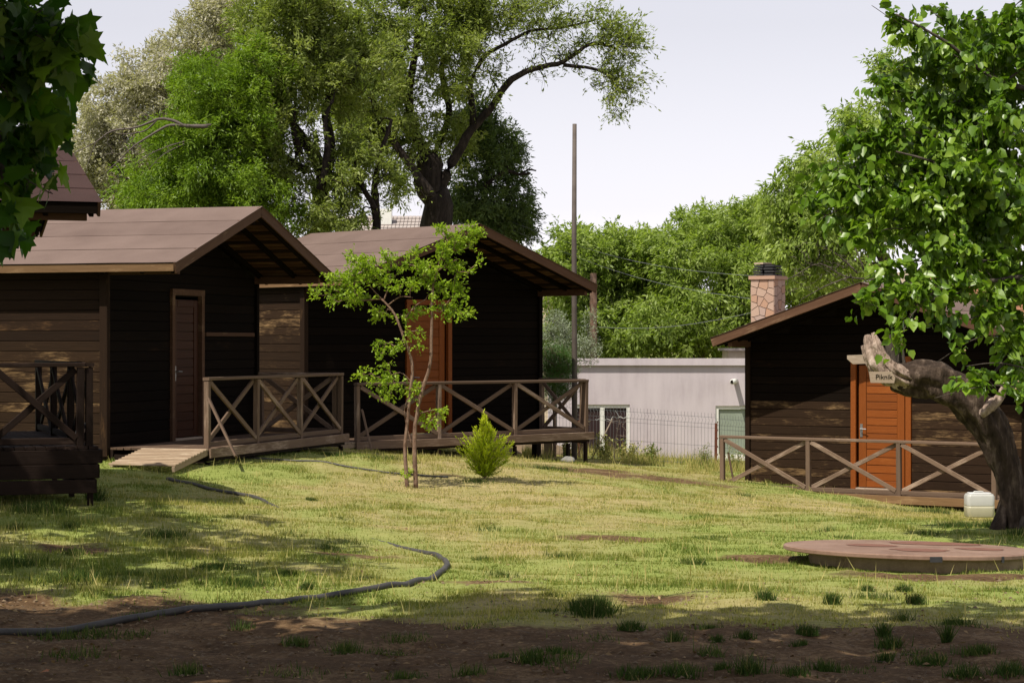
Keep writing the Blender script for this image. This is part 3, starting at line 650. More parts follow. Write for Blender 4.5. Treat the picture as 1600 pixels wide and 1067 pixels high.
    # ---- railings
    rh = opt.get('rh', .90)
    def railing(A, B, nb, post=.075, dirn=None, last=True):
        A = Vector(A); B = Vector(B); d = (B - A); x = d.normalized(); side = Vector((0, 0, 1)).cross(x)
        r = bpy.data.objects.new('railing', None); r.empty_display_size = .1; place(r, root, Matrix.Translation(A))
        rm = MT[railm]; jz = [rr.uniform(-.012, .012) for _ in range(nb + 1)]
        for k in range(nb + 1):
            p = A + d * k / nb + x * rr.uniform(-.01, .01)
            board('post', rm, p + Vector((0, 0, -.02)), p + Vector((rr.uniform(-.01, .01), 0, rh - .03)), post, post, r, up=x)
        board('top_rail', rm, A + Vector((0, 0, rh)) - x * .04, B + Vector((0, 0, rh + rr.uniform(-.01, .01))) + x * .05, .095, .045, r, roll=rr.uniform(-.05, .05))
        board('bottom_rail', rm, A + Vector((0, 0, .04)) + side * .0, B + Vector((0, 0, .04)), .05, .07, r)
        for k in range(nb):
            a0 = A + d * k / nb + x * .05; a1 = A + d * (k + 1) / nb - x * .05
            board('brace', rm, a0 + Vector((0, 0, .07)) + side * .025, a1 + Vector((0, 0, rh - .05)) + side * .025, .03, .07, r, up=side.cross(x) if 0 else (0, 0, 1))
            board('brace', rm, a0 + Vector((0, 0, rh - .05)) - side * .02, a1 + Vector((0, 0, .07)) - side * .02, .03, .07, r)
        return r
    ur0, ur1 = u0 + .08 + opt.get('rl', 0), u1 - .08 + opt.get('rrx', 0)
    if 'F' in rails: railing(pt(ur0, D - .06, zf), pt(ur1, D - .06, zf), bays)
    if 'R' in rails: railing(pt(u1 - .07, .12, zf), pt(u1 - .07, D - .15, zf), 1)
    if 'L' in rails: railing(pt(u0 + .07, D - .15, zf), pt(u0 + .07, .12 - opt.get('lx', 0), zf), opt.get('lb', 1))
    return root, pt, h, zf, D

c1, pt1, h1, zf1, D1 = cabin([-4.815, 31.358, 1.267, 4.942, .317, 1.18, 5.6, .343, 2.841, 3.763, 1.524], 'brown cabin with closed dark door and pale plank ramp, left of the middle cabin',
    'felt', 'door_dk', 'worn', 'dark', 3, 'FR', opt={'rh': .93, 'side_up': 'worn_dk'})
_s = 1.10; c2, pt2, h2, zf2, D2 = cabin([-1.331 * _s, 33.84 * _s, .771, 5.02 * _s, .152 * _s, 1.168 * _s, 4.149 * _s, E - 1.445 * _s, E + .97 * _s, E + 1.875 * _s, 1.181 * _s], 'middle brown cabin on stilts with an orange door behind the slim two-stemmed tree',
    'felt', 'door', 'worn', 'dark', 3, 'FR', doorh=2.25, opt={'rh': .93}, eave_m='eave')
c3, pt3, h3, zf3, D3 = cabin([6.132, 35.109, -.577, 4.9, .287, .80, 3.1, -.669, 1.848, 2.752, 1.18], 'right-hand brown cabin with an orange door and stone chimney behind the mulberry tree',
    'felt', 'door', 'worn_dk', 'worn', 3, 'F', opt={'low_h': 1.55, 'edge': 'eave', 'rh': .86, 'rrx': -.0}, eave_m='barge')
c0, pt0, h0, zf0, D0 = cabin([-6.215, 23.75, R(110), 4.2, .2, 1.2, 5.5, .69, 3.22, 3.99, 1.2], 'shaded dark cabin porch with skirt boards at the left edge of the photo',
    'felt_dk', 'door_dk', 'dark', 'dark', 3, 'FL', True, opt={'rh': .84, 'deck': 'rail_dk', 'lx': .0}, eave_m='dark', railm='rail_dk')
# extras that belong to the cabins
board('batten', MT['barge'], pt1(.62, -.005, zf1 + 1.55), pt1(h1 - .1, -.005, zf1 + 1.55), .03, .06, c1)
def leaning(cab, top, bot, w_=.09):
    board('leaning_brace', MT['rail'], top, bot, .03, w_, cab, up=(0, 1, 0))
p = pt1(-h1 + .0, D1 - .02, 0); leaning(c1, at(326, 616, p.y - .12), at(369, 707, p.y - .55), .10)
p = pt2(-h2 + .0, D2 - .02, 0); leaning(c2, at(566, 634, p.y - .12), at(581, 699, p.y - .45), .10)
p = pt3(-h3 + .0, D3 - .02, 0); leaning(c3, at(1138, 700, p.y + .05), at(1147, 750, p.y + .1), .05)
def ramp_(cab, pt, h, zf, D, v0, ln, label):
    tdir = (pt(1, 0, 0) - pt(0, 0, 0)); a = pt(-h, 0, zf - .02); b = pt(-h, 0, 0) - tdir * ln; b.z = gz1(b.x, b.y) + .0
    o = thing('ramp', label, 'ramp', b, 'plank ramps up to the cabin decks'); nd_ = (D - v0); n = pt(0, 1, 0) - pt(0, 0, 0)
    k = 11
    for i in range(k):
        p = a + (b - a) * (i + .5) / k
        board('slat', MT['ramp'], p + n * v0, p + n * D, (b - a).length / k - .012, .025, o, up=(0, 0, 1))
    for v in (v0 + .04, D - .03): board('bearer', MT['ramp'], a + n * v + Vector((0, 0, -.05)), b + n * v + Vector((0, 0, -.045)), .04, .07, o)
ramp_(c1, pt1, h1, zf1, D1, .55, 1.0, 'pale plank ramp lying in front of the dark-doored cabin')
ramp_(c2, pt2, h2, zf2, D2, .25, 1.0, 'pale plank ramp in the gap between the two neighbouring railed decks')

# ---- stone chimney behind the third cabin
def clip_poly(poly, px, py, nx, ny):
    out = []
    for i in range(len(poly)):
        a = poly[i]; b = poly[(i + 1) % len(poly)]; da = (a[0] - px) * nx + (a[1] - py) * ny; db = (b[0] - px) * nx + (b[1] - py) * ny
        if da <= 0: out.append(a)
        if da * db < 0: s = da / (da - db); out.append((a[0] + s * (b[0] - a[0]), a[1] + s * (b[1] - a[1])))
    return out
def chimney():
    d = 37.3; base = at(1200, 500, d); rng = random.Random(5); ang = R(-33); t = Vector((math.cos(ang), math.sin(ang), 0)); n = Vector((math.sin(ang), -math.cos(ang), 0))
    W_ = .44; ztop = at(0, 430, d).z; z0 = -.8; c = Vector((base.x, d, 0))
    mb = MB(); mb.beam(c + Vector((0, 0, z0)), c + Vector((0, 0, ztop)), W_ - .01, W_ - .01, up=t); ch = mb.build('chimney', MT['mortar'], c3)
    for fdir, udir in ((n, t), (t, -n), (-t, n), (-n, -t)):
        hh = ztop - z0 if fdir == n or fdir == t or fdir == -t else .0
        seeds = []; zlo = ztop - 1.35
        for r_ in range(10):
            for k in range(3): seeds.append((-W_ / 2 + (k + .5 + rng.uniform(-.38, .38)) * W_ / 3, zlo + (r_ + .5 + rng.uniform(-.4, .4)) * 1.35 / 10))
        for i, (sx, sz) in enumerate(seeds):
            poly = [(-W_ / 2, zlo), (W_ / 2, zlo), (W_ / 2, ztop), (-W_ / 2, ztop)]
            for j, (qx, qz) in enumerate(seeds):
                if i != j and poly:
                    dx, dz = qx - sx, qz - sz; l = math.hypot(dx, dz); poly = clip_poly(poly, (sx + qx) / 2 - dx / l * .006, (sz + qz) / 2 - dz / l * .006, dx / l, dz / l)
            if len(poly) < 3: continue
            pr = rng.uniform(.008, .016)
            m2 = MB(); m2.prism([c + udir * u + fdir * (W_ / 2 - .006) + Vector((0, 0, z)) for u, z in poly], fdir * pr)
            m2.build('stone', MT['stone'], ch)
    m2 = MB(); m2.beam(c + Vector((0, 0, ztop)), c + Vector((0, 0, ztop + .06)), W_ + .07, W_ + .07, up=t); m2.build('cap_slab', MT['stone'], ch)
    for k in range(5):
        zz = ztop + .085 + k * .05
        for (du, dv) in ((-.1, -.1), (.1, -.1), (-.1, .1), (.1, .1)):
            if k == 4 and du > 0: continue
            m2 = MB(); cc = c + t * (du + rng.uniform(-.012, .012)) + n * (dv + rng.uniform(-.01, .01)) + Vector((0, 0, zz + rng.uniform(-.004, .004)))
            m2.beam(cc - t * .088, cc + t * .088, .17, .03); m2.build('flue_tile', MT['slate_top' if k == 4 else 'slate'], ch)
    m2 = MB(); m2.beam(c + Vector((0, 0, ztop + .05)), c + Vector((0, 0, ztop + .27)), .2, .2, up=t); m2.build('flue', MT['void'], ch)
chimney()

# ------------------------------------------------------------------ WHITE BUILDING, FENCE, POLES
def building():
    d = 46.0; zt = at(0, 553, d).z; X = lambda px: (px - 800) * d / F; Z = lambda py: E - (py - H) * d / F
    x0, x1 = X(862), X(1330); zb = -1.7
    o = thing('outbuilding', 'low grey-white plastered building with flat roof behind the wire fence', 'building', ((x0 + x1) / 2, d, -1))
    wins = [(X(896), X(984), Z(625), Z(735)), (X(1118), X(1172), Z(627), Z(708))]
    mb = MB(); zc = zt - .15; cuts = [x0, wins[0][0], wins[0][1], wins[1][0], wins[1][1], x1]
    for i in range(5):
        a, b = cuts[i], cuts[i + 1]
        if i in (1, 3):
            wn = wins[0 if i == 1 else 1]; mb.beam((a, d + .12, (wn[2] + zc) / 2), (b, d + .12, (wn[2] + zc) / 2), .24, zc - wn[2]); mb.beam((a, d + .12, (wn[3] + zb) / 2), (b, d + .12, (wn[3] + zb) / 2), .24, wn[3] - zb)
        else: mb.beam((a, d + .12, (zb + zc) / 2), (b, d + .12, (zb + zc) / 2), .24, zc - zb)
    mb.build('wall', MT['plaster'], o)
    mb = MB()
    for xx in (x0 + .1, x1 - .1): mb.beam((xx, d + .24, (zb + zc) / 2), (xx, d + 5, (zb + zc) / 2), .2, zc - zb)
    mb.beam((x0, d + 5, (zb + zc) / 2), (x1, d + 5, (zb + zc) / 2), .2, zc - zb); mb.build('wall', MT['plaster'], o)
    mb = MB(); mb.beam((x0 - .06, d + .1, zt - .075), (x1, d + .1, zt - .075), .36, .15); mb.beam((x0, d + 2.6, zt - .12), (x1, d + 2.6, zt - .12), 4.6, .08); mb.build('parapet', MT['plaster'], o)
    for wi, (a, b, z1, z0) in enumerate(wins):
        fr = MB(); y = d + .06; f_ = .07
        fr.beam((a, y, z1 - f_ / 2), (b, y, z1 - f_ / 2), .06, f_); fr.beam((a, y, z0 + f_ / 2), (b, y, z0 + f_ / 2), .06, f_)
        xs = [a + f_ / 2, b - f_ / 2] + ([X(941)] if wi == 0 else [])
        for xx in xs: fr.beam((xx, y, z0 + f_), (xx, y, z1 - f_), .06 + .001, f_ if xx != X(941) else .11, up=(1, 0, 0)) if 0 else fr.add(*bx(xx, y, (z0 + z1) / 2, f_ if xx != X(941) else .1, .06, z1 - z0 - 2 * f_))
        w_ = fr.build('window', MT['frame_w'], o)
        pn = MB(); pn.add(*bx((a + b) / 2, y + .02, (z0 + z1) / 2, b - a - .04, .012, z1 - z0 - .04)); pn.build('pane', MT['glass' if wi == 0 else 'trap'], w_)
    sl_ = MB(); sl_.beam((wins[1][0] - .05, d - .02, wins[1][3] - .03), (wins[1][1] + .05, d - .02, wins[1][3] - .03), .2, .05); sl_.build('sill', MT['frame_w'], o)
    p = MB(); p.tube([(X(1150), d + .02, Z(588)), (X(1141), d - .42, Z(589))], .055, 14); dp = p.build('drain_pipe', MT['frame_w'], o, True)
    p = MB(); p.tube([(X(1141), d - .421, Z(589)), (X(1141), d - .425, Z(589))], .042, 14); p.build('pipe_mouth', MT['void'], dp)
def bx(cx, cy, cz, sx, sy, sz):
    v = [(cx + a * sx / 2, cy + b * sy / 2, cz + c_ * sz / 2) for a in (-1, 1) for b in (-1, 1) for c_ in (-1, 1)]
    return v, [(0, 1, 3, 2), (4, 6, 7, 5), (0, 4, 5, 1), (2, 3, 7, 6), (0, 2, 6, 4), (1, 5, 7, 3)]
building()
def fence():
    y = 41.8; X = lambda px: (px - 800) * y / F; Z = lambda py: E - (py - H) * y / F
    o = thing('wire_fence', 'grey welded wire mesh fence with one rusty post before the white building', 'fence', (X(1020), y, Z(725)))
    def panel(xa, xb, za, zb_, ya, yb):
        m_ = MB(); L = math.hypot(xb - xa, yb - ya); k = int(L / .066); h = 1.05
        for i in range(k + 1):
            s = i / k; x = xa + (xb - xa) * s; yy = ya + (yb - ya) * s; z = za + (zb_ - za) * s; lean = .0
            m_.tube([(x, yy, z), (x, yy, z + h - .19), (x + .02, yy - .05, z + h - .12), (x, yy, z + h - .06), (x, yy, z + h + .02)], .0032, 3, False)
        for hz in (.06, .42, .78, h - .19, h - .06): m_.tube([(xa, ya, za + hz), (xb, yb, zb_ + hz)], .0036, 3, False)
        return m_
    zg = Z(725)
    panel(X(848), X(1117), g(X(848), y) + .0, zg + .02, y, y).build('mesh_panel', MT['wire'], o)
    panel(X(1119), X(1122) + 1.6, zg, zg - .15, y, y + .9).build('mesh_panel', MT['wire'], o)
    board('post', MT['rust'], (X(1118), y - .03, zg - .1), (X(1118) + .01, y - .03, Z(654)), .055, .055, o, up=(1, 0, 0))
    for k in range(6): 
        m_ = MB(); zz = zg + .12 + k * .16; m_.add(*bx(X(1118) + .035, y - .03, zz, .02, .05, .03)); m_.build('clip', MT['rust'], o)
    board('post', MT['rust'], (X(905), y + .03, g(X(905), y) - .1), (X(905), y + .03, Z(650)), .05, .05, o, up=(1, 0, 0))
fence()
d = 40.0; p = at(897, 705, d)
mb = MB(); zt = at(0, 187, d).z; mb.tube([(p.x, d, -1.0), (p.x + .01, d, 1.0), (p.x + .0, d, 3.5), (p.x + .01, d, zt)], [.055, .052, .048, .04], 12)
tag(mb.build('pole', MT['pole'], None, True, origin=(p.x, d, g(p.x, d))), 'tall bare straight pole rising beside the middle cabin against the sky', 'pole')
d = 51.5; p = at(927, 545, d); mb = MB(); mb.tube([(p.x, d, -1.2), (p.x, d, 3), (p.x, d, at(0, 420, d).z)], [.10, .09, .08], 10)
up_ = mb.build('utility_pole', MT['bark_s'], None, True, origin=(p.x, d, -1.2)); tag(up_, 'shorter brown wooden pole standing just behind the white building', 'pole')
def wires():
    for k, (a, b, lab) in enumerate((((800, 340), (1190, 425), 'upper thin power line sagging across the walnut trees'), ((800, 352), (1190, 462), 'middle thin power line crossing the walnut trees'), ((850, 494), (1190, 478), 'lowest thin power line passing in front of the walnut trees, near the white building'))):
        A = at(*a, 52); B = at(*b, 50); pts = [A + (B - A) * (i / 10) - Vector((0, 0, .3 * math.sin(math.pi * i / 10))) for i in range(11)]
        m_ = MB(); m_.tube(pts, .005, 4, False); tag(m_.build('power_line', MT['wire'], None, origin=A), lab, 'cable', 'power lines')
wires()

# ------------------------------------------------------------------ far houses glimpsed between the trees
def tiled_house():
    d = 75.0; o = thing('distant_house', 'far house with pale tiled roof and light chimney glimpsed over the middle cabin', 'house', (at(630, 0, d).x, d, -1))
    a = at(540, 332, d); b = at(668, 332, d); e0 = at(535, 362, d - 2.5); mb = MB()
    w_ = MB(); w_.add(*bx((a.x + b.x) / 2, d + .5, (e0.z - 1) / 2, b.x - a.x - .3, 4, e0.z + 1)); w_.build('wall', MT['cream'], o)
    mb.prism([a, b, (b.x + .2, d - 2.6, e0.z), (a.x - .2, d - 2.6, e0.z)], (0, 0, -.1)); mb.prism([a, b, (b.x + .2, d + 3.6, e0.z), (a.x - .2, d + 3.6, e0.z)], (0, 0, -.1)); rf = mb.build('roof', MT['tileroof'], o)
    rows = 6
    for r_ in range(rows):
        for k in range(22):
            s = (r_ + .5) / rows; x = a.x + (b.x - a.x) * (k + .5) / 22; yy = d - 2.5 * s; z = a.z + (e0.z - a.z) * s + .03
            m_ = MB(); m_.beam((x, yy - .24, z - .055), (x, yy + .2, z + .05), .115, .05); m_.build('roof_tile', MT['tileroof'], rf)
    c = at(599, 338, d - 1); m_ = MB(); m_.add(*bx(c.x, c.y, c.z - .1, .6, .5, 1.0)); ch = m_.build('chimney', MT['frame_w'], rf)
tiled_house()
def cream_house():
    d = 70.0; a = at(840, 450, d); b = at(893, 470, d); o = thing('distant_house', 'far cream house wall with flat brown-edged roof slab seen beside the tall pole', 'house', (a.x + 1, d, -1))
    m_ = MB(); m_.add(*bx(at(870, 0, d).x, d + 2, (at(0, 425, d).z - 1) / 2, 2.0, 4, at(0, 425, d).z + 1)); m_.build('wall', MT['cream'], o)
    m_ = MB(); m_.add(*bx(at(895, 0, d).x, d + 1.5, at(0, 407, d).z, 3.0, 5, .2)); m_.build('roof_slab', MT['tileroof'], o)
    m_ = MB(); m_.add(*bx(at(887, 0, d).x, d - .02, at(0, 480, d).z, .5, .06, 1.2)); w_ = m_.build('window', MT['glass'], o)
cream_house()
def brick_house():
    d = 64.0; a = at(1520, 440, d); o = thing('distant_house', 'far orange brick house barely showing through the mulberry leaves', 'house', (a.x, d, -1))
    m_ = MB(); zt = at(0, 415, d).z; m_.add(*bx(a.x, d + 2, (zt - 1) / 2, 3.8, 4, zt + 1)); wl = m_.build('wall', MT['cream'], o)
    k = 0
    for r_ in range(14):
        for c_ in range(16):
            if k < 290:
                x = a.x - 1.9 + (c_ + (.5 if r_ % 2 else .1)) * .23; z = zt - .06 - r_ * .11
                m_ = MB(); m_.add(*bx(x, d - .01, z, .215, .04, .095)); m_.build('brick', MT['brick'], wl); k += 1
    b = at(1165, 545, 52); 
brick_house()
# cream doorway edge seen under the third cabin's eave
o = thing('shed', 'small cream shed corner just under the left eave of the right-hand cabin', 'shed', (at(1155, 0, 52).x, 52, -1))
m_ = MB(); q_ = at(1165, 541, 52); m_.add(*bx(q_.x + .2, 53, (q_.z - 1) / 2, 1.2, 1.5, q_.z + 1)); m_.build('wall', MT['cream'], o)
m_ = MB(); m_.add(*bx(q_.x + .2, 53, q_.z + .03, 1.4, 1.7, .06)); m_.build('roof', MT['tileroof'], o)

# ------------------------------------------------------------------ TREES
T_ = lambda pts, d: [at(a, b, d + (c if c else 0)) for a, b, *c_ in pts for c in [c_[0] if c_ else 0]]
def gb(px, d): x = (px - 800) * d / F; return (x, d, g(x, d))
def low(px, d): x, y, z = gb(px, d); return Vector((x, y, z - .2))
D_ = 49.5
tree('willow_leaved_tree', 'tall spreading green tree with a long bare arching limb above the middle cabin', 'tree', gb(690, D_),
     [([low(690, D_)] + T_([(686, 345), (676, 290), (668, 240)], D_), .42, .30),
      (T_([(682, 300), (706, 250), (738, 195), (768, 160), (800, 118), (845, 98), (880, 90), (925, 62), (965, 70)], D_), .14, .03),
      (T_([(740, 190), (737, 150), (736, 120), (757, 82), (790, 62), (830, 42), (880, 36), (930, 25)], D_), .085, .02),
      (T_([(880, 95), (925, 100), (950, 112), (965, 135)], D_), .05, .02),
      (T_([(668, 245), (645, 190), (640, 130), (650, 70), (655, -30)], D_, ), .15, .05),
      (T_([(668, 245), (700, 180), (690, 90), (720, 20)], D_ + 1), .11, .04),
      (T_([(676, 300), (640, 250), (600, 190), (575, 120), (560, 20)], D_ - 1), .12, .04)],
     [(640, 60, 110, 90, D_, 2.2), (580, 160, 70, 90, D_ - .5, 1.6), (720, 90, 70, 80, D_, 1.8, .8), (800, 22, 90, 42, D_, 1.4, .8), (885, 40, 85, 40, D_, 1.2, .8), (960, 65, 50, 50, D_, 1.0, .8), (965, 125, 40, 48, D_, .8, .6), (870, 90, 70, 22, D_, .8, .35),
      (700, 210, 60, 60, D_ + .8, 1.2, .7), (640, 230, 50, 60, D_, 1.2, .8), (740, 10, 80, 45, D_, 1.2), (610, -60, 150, 60, D_, 2), (810, 95, 80, 22, D_, .8, .10), (630, 300, 40, 32, D_ - 1, .8, .35), (955, 172, 12, 18, D_, .3, .8)],
     720, 8, 19, .44, .105, .034, 'lance', 'l_willow', 'bark', 11, .02, 1.0, .055, hollow=.5, thin=[(900, 70, 140, 150, .42), (830, 90, 90, 60, .25), (672, 290, 34, 60, .12), (640, 250, 30, 30, .3), (648, 90, 14, 50, .25), (745, 150, 18, 60, .3), (600, 120, 16, 30, .4), (700, 230, 30, 26, .35)])
D_ = 42.5
tree('almond_tree', 'dense mid-green tree with dark stems behind the dark-doored cabin and the gap beside it', 'tree', gb(500, D_),
     [([low(585, D_)] + T_([(588, 340), (585, 290), (596, 230), (612, 180)], D_), .12, .03),
      ([low(505, D_)] + T_([(500, 340), (505, 270), (480, 220), (455, 180), (440, 100)], D_ + .5), .24, .05),
      (T_([(505, 290), (515, 220), (510, 160), (540, 90)], D_ + .5), .16, .04), (T_([(480, 260), (430, 230), (400, 205)], D_), .09, .03), (T_([(468, 235), (458, 190), (462, 150)], D_ - .8), .09, .03), (T_([(500, 290), (512, 230), (508, 180), (520, 150)], D_ - .9), .09, .03), (T_([(585, 320), (560, 270), (545, 210)], D_ - .3), .07, .02)],
     [(450, 90, 90, 95, D_, 1.8), (540, 110, 80, 90, D_ + .6, 1.6), (430, 200, 75, 75, D_ - .4, 1.4), (520, 250, 85, 65, D_, 1.6, .9), (470, 10, 110, 50, D_, 1.6), (420, 290, 60, 50, D_ - .6, 1.2), (500, 330, 80, 26, D_ - .5, 1.2, .8), (590, 260, 40, 60, D_, 1.0, .6)],
     540, 8, 21, .42, .10, .032, 'lance', 'l_willow', 'bark', 12, .05, 1.0, .045, hollow=.5, thin=[(465, 215, 24, 36, .12), (512, 205, 18, 40, .15), (490, 250, 40, 22, .25), (590, 300, 26, 50, .15), (585, 200, 14, 50, .3), (450, 300, 40, 14, .4), (630, 320, 40, 22, .25)])
D_ = 41.0
tree('bright_green_tree', 'bright yellow-green bushy tree rising over the roof ridge of the dark-doored cabin', 'tree', gb(300, D_),
     [([low(320, D_)] + T_([(320, 330), (325, 260), (330, 180), (340, 110)], D_), .2, .05), (T_([(320, 320), (270, 270), (240, 250)], D_), .12, .04), (T_([(322, 320), (380, 270), (400, 200)], D_), .12, .04)],
     [(330, 140, 55, 60, D_, 1.3), (310, 215, 80, 60, D_, 1.5), (270, 285, 80, 48, D_ - .3, 1.3), (380, 180, 55, 80, D_ + .3, 1.3), (350, 280, 90, 55, D_ - .3, 1.5), (225, 305, 40, 28, D_, .8), (400, 110, 45, 60, D_ + .4, 1.1), (430, 320, 50, 20, D_, 1, .5)],
     400, 9, 30, .42, .09, .022, 'lance', 'l_bright', 'bark', 13, .3, 1.0, .04, hollow=.55)
D_ = 50.0
tree('olive_tree', 'tall grey-green olive-like tree with faded foliage behind the bright green one', 'tree', gb(210, D_),
     [([low(215, D_)] + T_([(215, 330), (230, 250), (270, 150), (310, 60)], D_), .28, .06), (T_([(218, 300), (180, 230), (160, 180)], D_), .14, .05)],
     [(185, 170, 68, 60, D_, 1.8), (150, 245, 55, 60, D_, 1.6), (230, 240, 85, 80, D_ + .5, 2), (255, 130, 70, 70, D_, 1.8), (320, 75, 60, 70, D_ + .6, 1.8), (345, 20, 40, 45, D_, 1.3), (205, 305, 60, 40, D_, 1.4, .7), (125, 230, 30, 35, D_, 1.0), (290, 180, 60, 60, D_ + .8, 1.6)],
     620, 8, 20, .42, .10, .032, 'lance', 'l_olive', 'twig', 14, .2, 1.2, .035, hollow=.55)
# dead limb reaching out of the bright tree
rngd = np.random.default_rng(8); mb = MB(); nodes = []; D_ = 39.4
for pts, r0, r1 in ([[(325, 190), (290, 190), (268, 181), (245, 180), (215, 192), (175, 198), (150, 215), (115, 233)], .045, .008], [[(285, 189), (262, 190), (235, 205), (205, 225), (185, 245), (165, 263)], .034, .007], [[(245, 181), (225, 198), (190, 203), (172, 196)], .02, .006],
                    [[(242, 181), (228, 172), (204, 160)], .012, .004], [[(290, 214), (262, 222), (232, 235), (208, 252)], .016, .004], [[(288, 218), (255, 235), (232, 258)], .014, .004], [[(210, 205), (200, 225), (183, 235)], .01, .003], [[(300, 190), (330, 188)], .03, .02], [[(150, 215), (140, 240), (134, 265)], .008, .003], [[(180, 232), (158, 235)], .007, .003]):
    limb(mb, nodes, T_(pts, D_), r0, r1, 6, rngd)
Cd = sample_blobs([(190, 215, 55, 30, D_, .3), (240, 230, 40, 25, D_, .3)], 60, rngd); grow(mb, nodes, Cd, rngd, .013, .006, 0)
tag(mb.build('dead_branch', MT['pole'], None, True, origin=at(325, 190, D_)), 'bare grey dead branch sticking out left from the bright green tree', 'branch')
D_ = 52.5
tree('dark_evergreen_tree', 'dark bushy tree low at the right of the tall spreading tree', 'tree', gb(760, D_),
     [([low(755, D_)] + T_([(755, 360), (758, 300), (765, 230), (775, 170)], D_), .14, .04), (T_([(757, 285), (785, 262), (800, 262), (812, 266), (828, 264)], D_ - .6), .06, .03), (T_([(812, 266), (822, 260), (826, 258), (838, 260)], D_ - .6), .03, .018)],
     [(765, 240, 45, 55, D_, 1.1), (755, 320, 60, 48, D_, 1.3), (800, 330, 28, 30, D_, .8), (740, 200, 40, 50, D_, .9), (725, 300, 22, 50, D_, 1, .8), (805, 280, 18, 22, D_, .5, .6), (795, 235, 16, 18, D_, .5, .7), (815, 318, 14, 8, D_, .3, .9), (812, 296, 14, 7, D_, .3, .9), (806, 222, 10, 8, D_, .3, .9), (818, 345, 12, 8, D_, .3, .9), (790, 205, 10, 10, D_, .3, .8)],
     270, 8, 20, .48, .11, .032, 'lance', 'l_dark', 'bark', 15, .3, 1.0, .03, hollow=.6)
D_ = 57.0
for i, (lab, base, bl, seed) in enumerate((
    ('rounded walnut tree nearest the tall pole, behind the white building', 910, [(905, 385, 45, 38, D_, 2), (885, 440, 45, 50, D_, 2), (945, 430, 60, 60, D_ + 1, 2.2), (930, 500, 60, 50, D_, 2.2), (965, 380, 35, 30, D_, 1.5), (870, 400, 25, 35, D_, 1.3), (880, 520, 40, 40, D_, 1.6)], 21),
    ('tallest rounded walnut tree behind the middle of the white building', 1090, [(1115, 355, 62, 42, D_ + 1, 2.2), (1060, 400, 65, 55, D_, 2.4), (1140, 420, 65, 60, D_, 2.4), (1000, 430, 50, 60, D_ + 1, 2), (1060, 490, 80, 60, D_ - 1, 2.4), (1020, 380, 35, 30, D_, 1.5), (1150, 500, 60, 55, D_, 2.2), (1180, 350, 40, 45, D_ + 1, 1.8), (990, 520, 50, 30, D_ - 1, 2), (1215, 400, 40, 60, D_ + 1, 1.8), (1265, 440, 55, 45, D_ + 1, 1.8), (1330, 420, 45, 30, D_ + 1, 1.6)], 22))):
    tree('walnut_tree', lab, 'tree', gb(base, D_), [([low(base, D_)] + T_([(base, 500), (base - 8, 440), (base + 5, 385)], D_), .25, .06), (T_([(base, 500), (base - 40, 440), (base - 55, 410)], D_), .12, .04), (T_([(base, 500), (base + 45, 440), (base + 60, 400)], D_), .12, .04)],
         bl, 420 if i == 0 else 900, 8, 17, .5, .135, .046, 'lance', 'l_walnut', 'bark_g', seed, .5, .8, .05, hollow=.6, group='walnut trees behind the white building')
D_ = 46.0
tree('walnut_tree', 'pale green walnut tree with bare grey twigs between the chimney and the mulberry foliage', 'tree', gb(1380, D_),
     [([low(1400, D_)] + T_([(1400, 470), (1380, 400), (1350, 320), (1340, 240)], D_), .22, .05), (T_([(1385, 410), (1320, 400), (1270, 410), (1235, 430)], D_), .06, .015), (T_([(1370, 380), (1300, 340), (1250, 320)], D_), .09, .03), (T_([(1400, 460), (1470, 380), (1500, 300)], D_), .14, .04)],
     [(1290, 255, 60, 32, D_, 1.4), (1240, 300, 48, 35, D_, 1.3), (1280, 350, 75, 50, D_, 1.6), (1350, 200, 50, 50, D_, 1.3, .8), (1370, 300, 60, 80, D_, 1.6), (1400, 110, 38, 60, D_, 1.2, .5), (1450, 250, 80, 90, D_ + 1, 2, .8), (1225, 345, 28, 30, D_, 1, .7), (1300, 405, 60, 30, D_, 1.2, .35), (1240, 385, 35, 25, D_, 1, .5), (1520, 330, 90, 90, D_ + 1, 2, .8), (1500, 120, 80, 80, D_ + 1, 1.6, .7)],
     620, 8, 14, .48, .13, .046, 'lance', 'l_walnut', 'bark_g', 24, .75, .8, .03, hollow=.6)
# bare twigs below it
rngd = np.random.default_rng(18); mb = MB(); nodes = []; D_ = 44.6
for pts in ([(1370, 430), (1320, 425), (1280, 405), (1240, 425), (1225, 430)], [(1340, 420), (1300, 385), (1260, 372)], [(1330, 425), (1290, 440), (1250, 462)], [(1350, 415), (1330, 370), (1300, 345)]): limb(mb, nodes, T_(pts, D_), .022, .006, 5, rngd)
grow(mb, nodes, sample_blobs([(1290, 400, 60, 40, D_, .5), (1320, 425, 50, 24, D_, .5), (1250, 430, 36, 30, D_, .5)], 170, rngd), rngd, .013, .007, 0)
tag(mb.build('bare_twigs', MT['bark_g'], None, True, origin=at(1370, 430, D_)), 'tangle of bare grey twigs between the stone chimney and the mulberry foliage', 'branch')

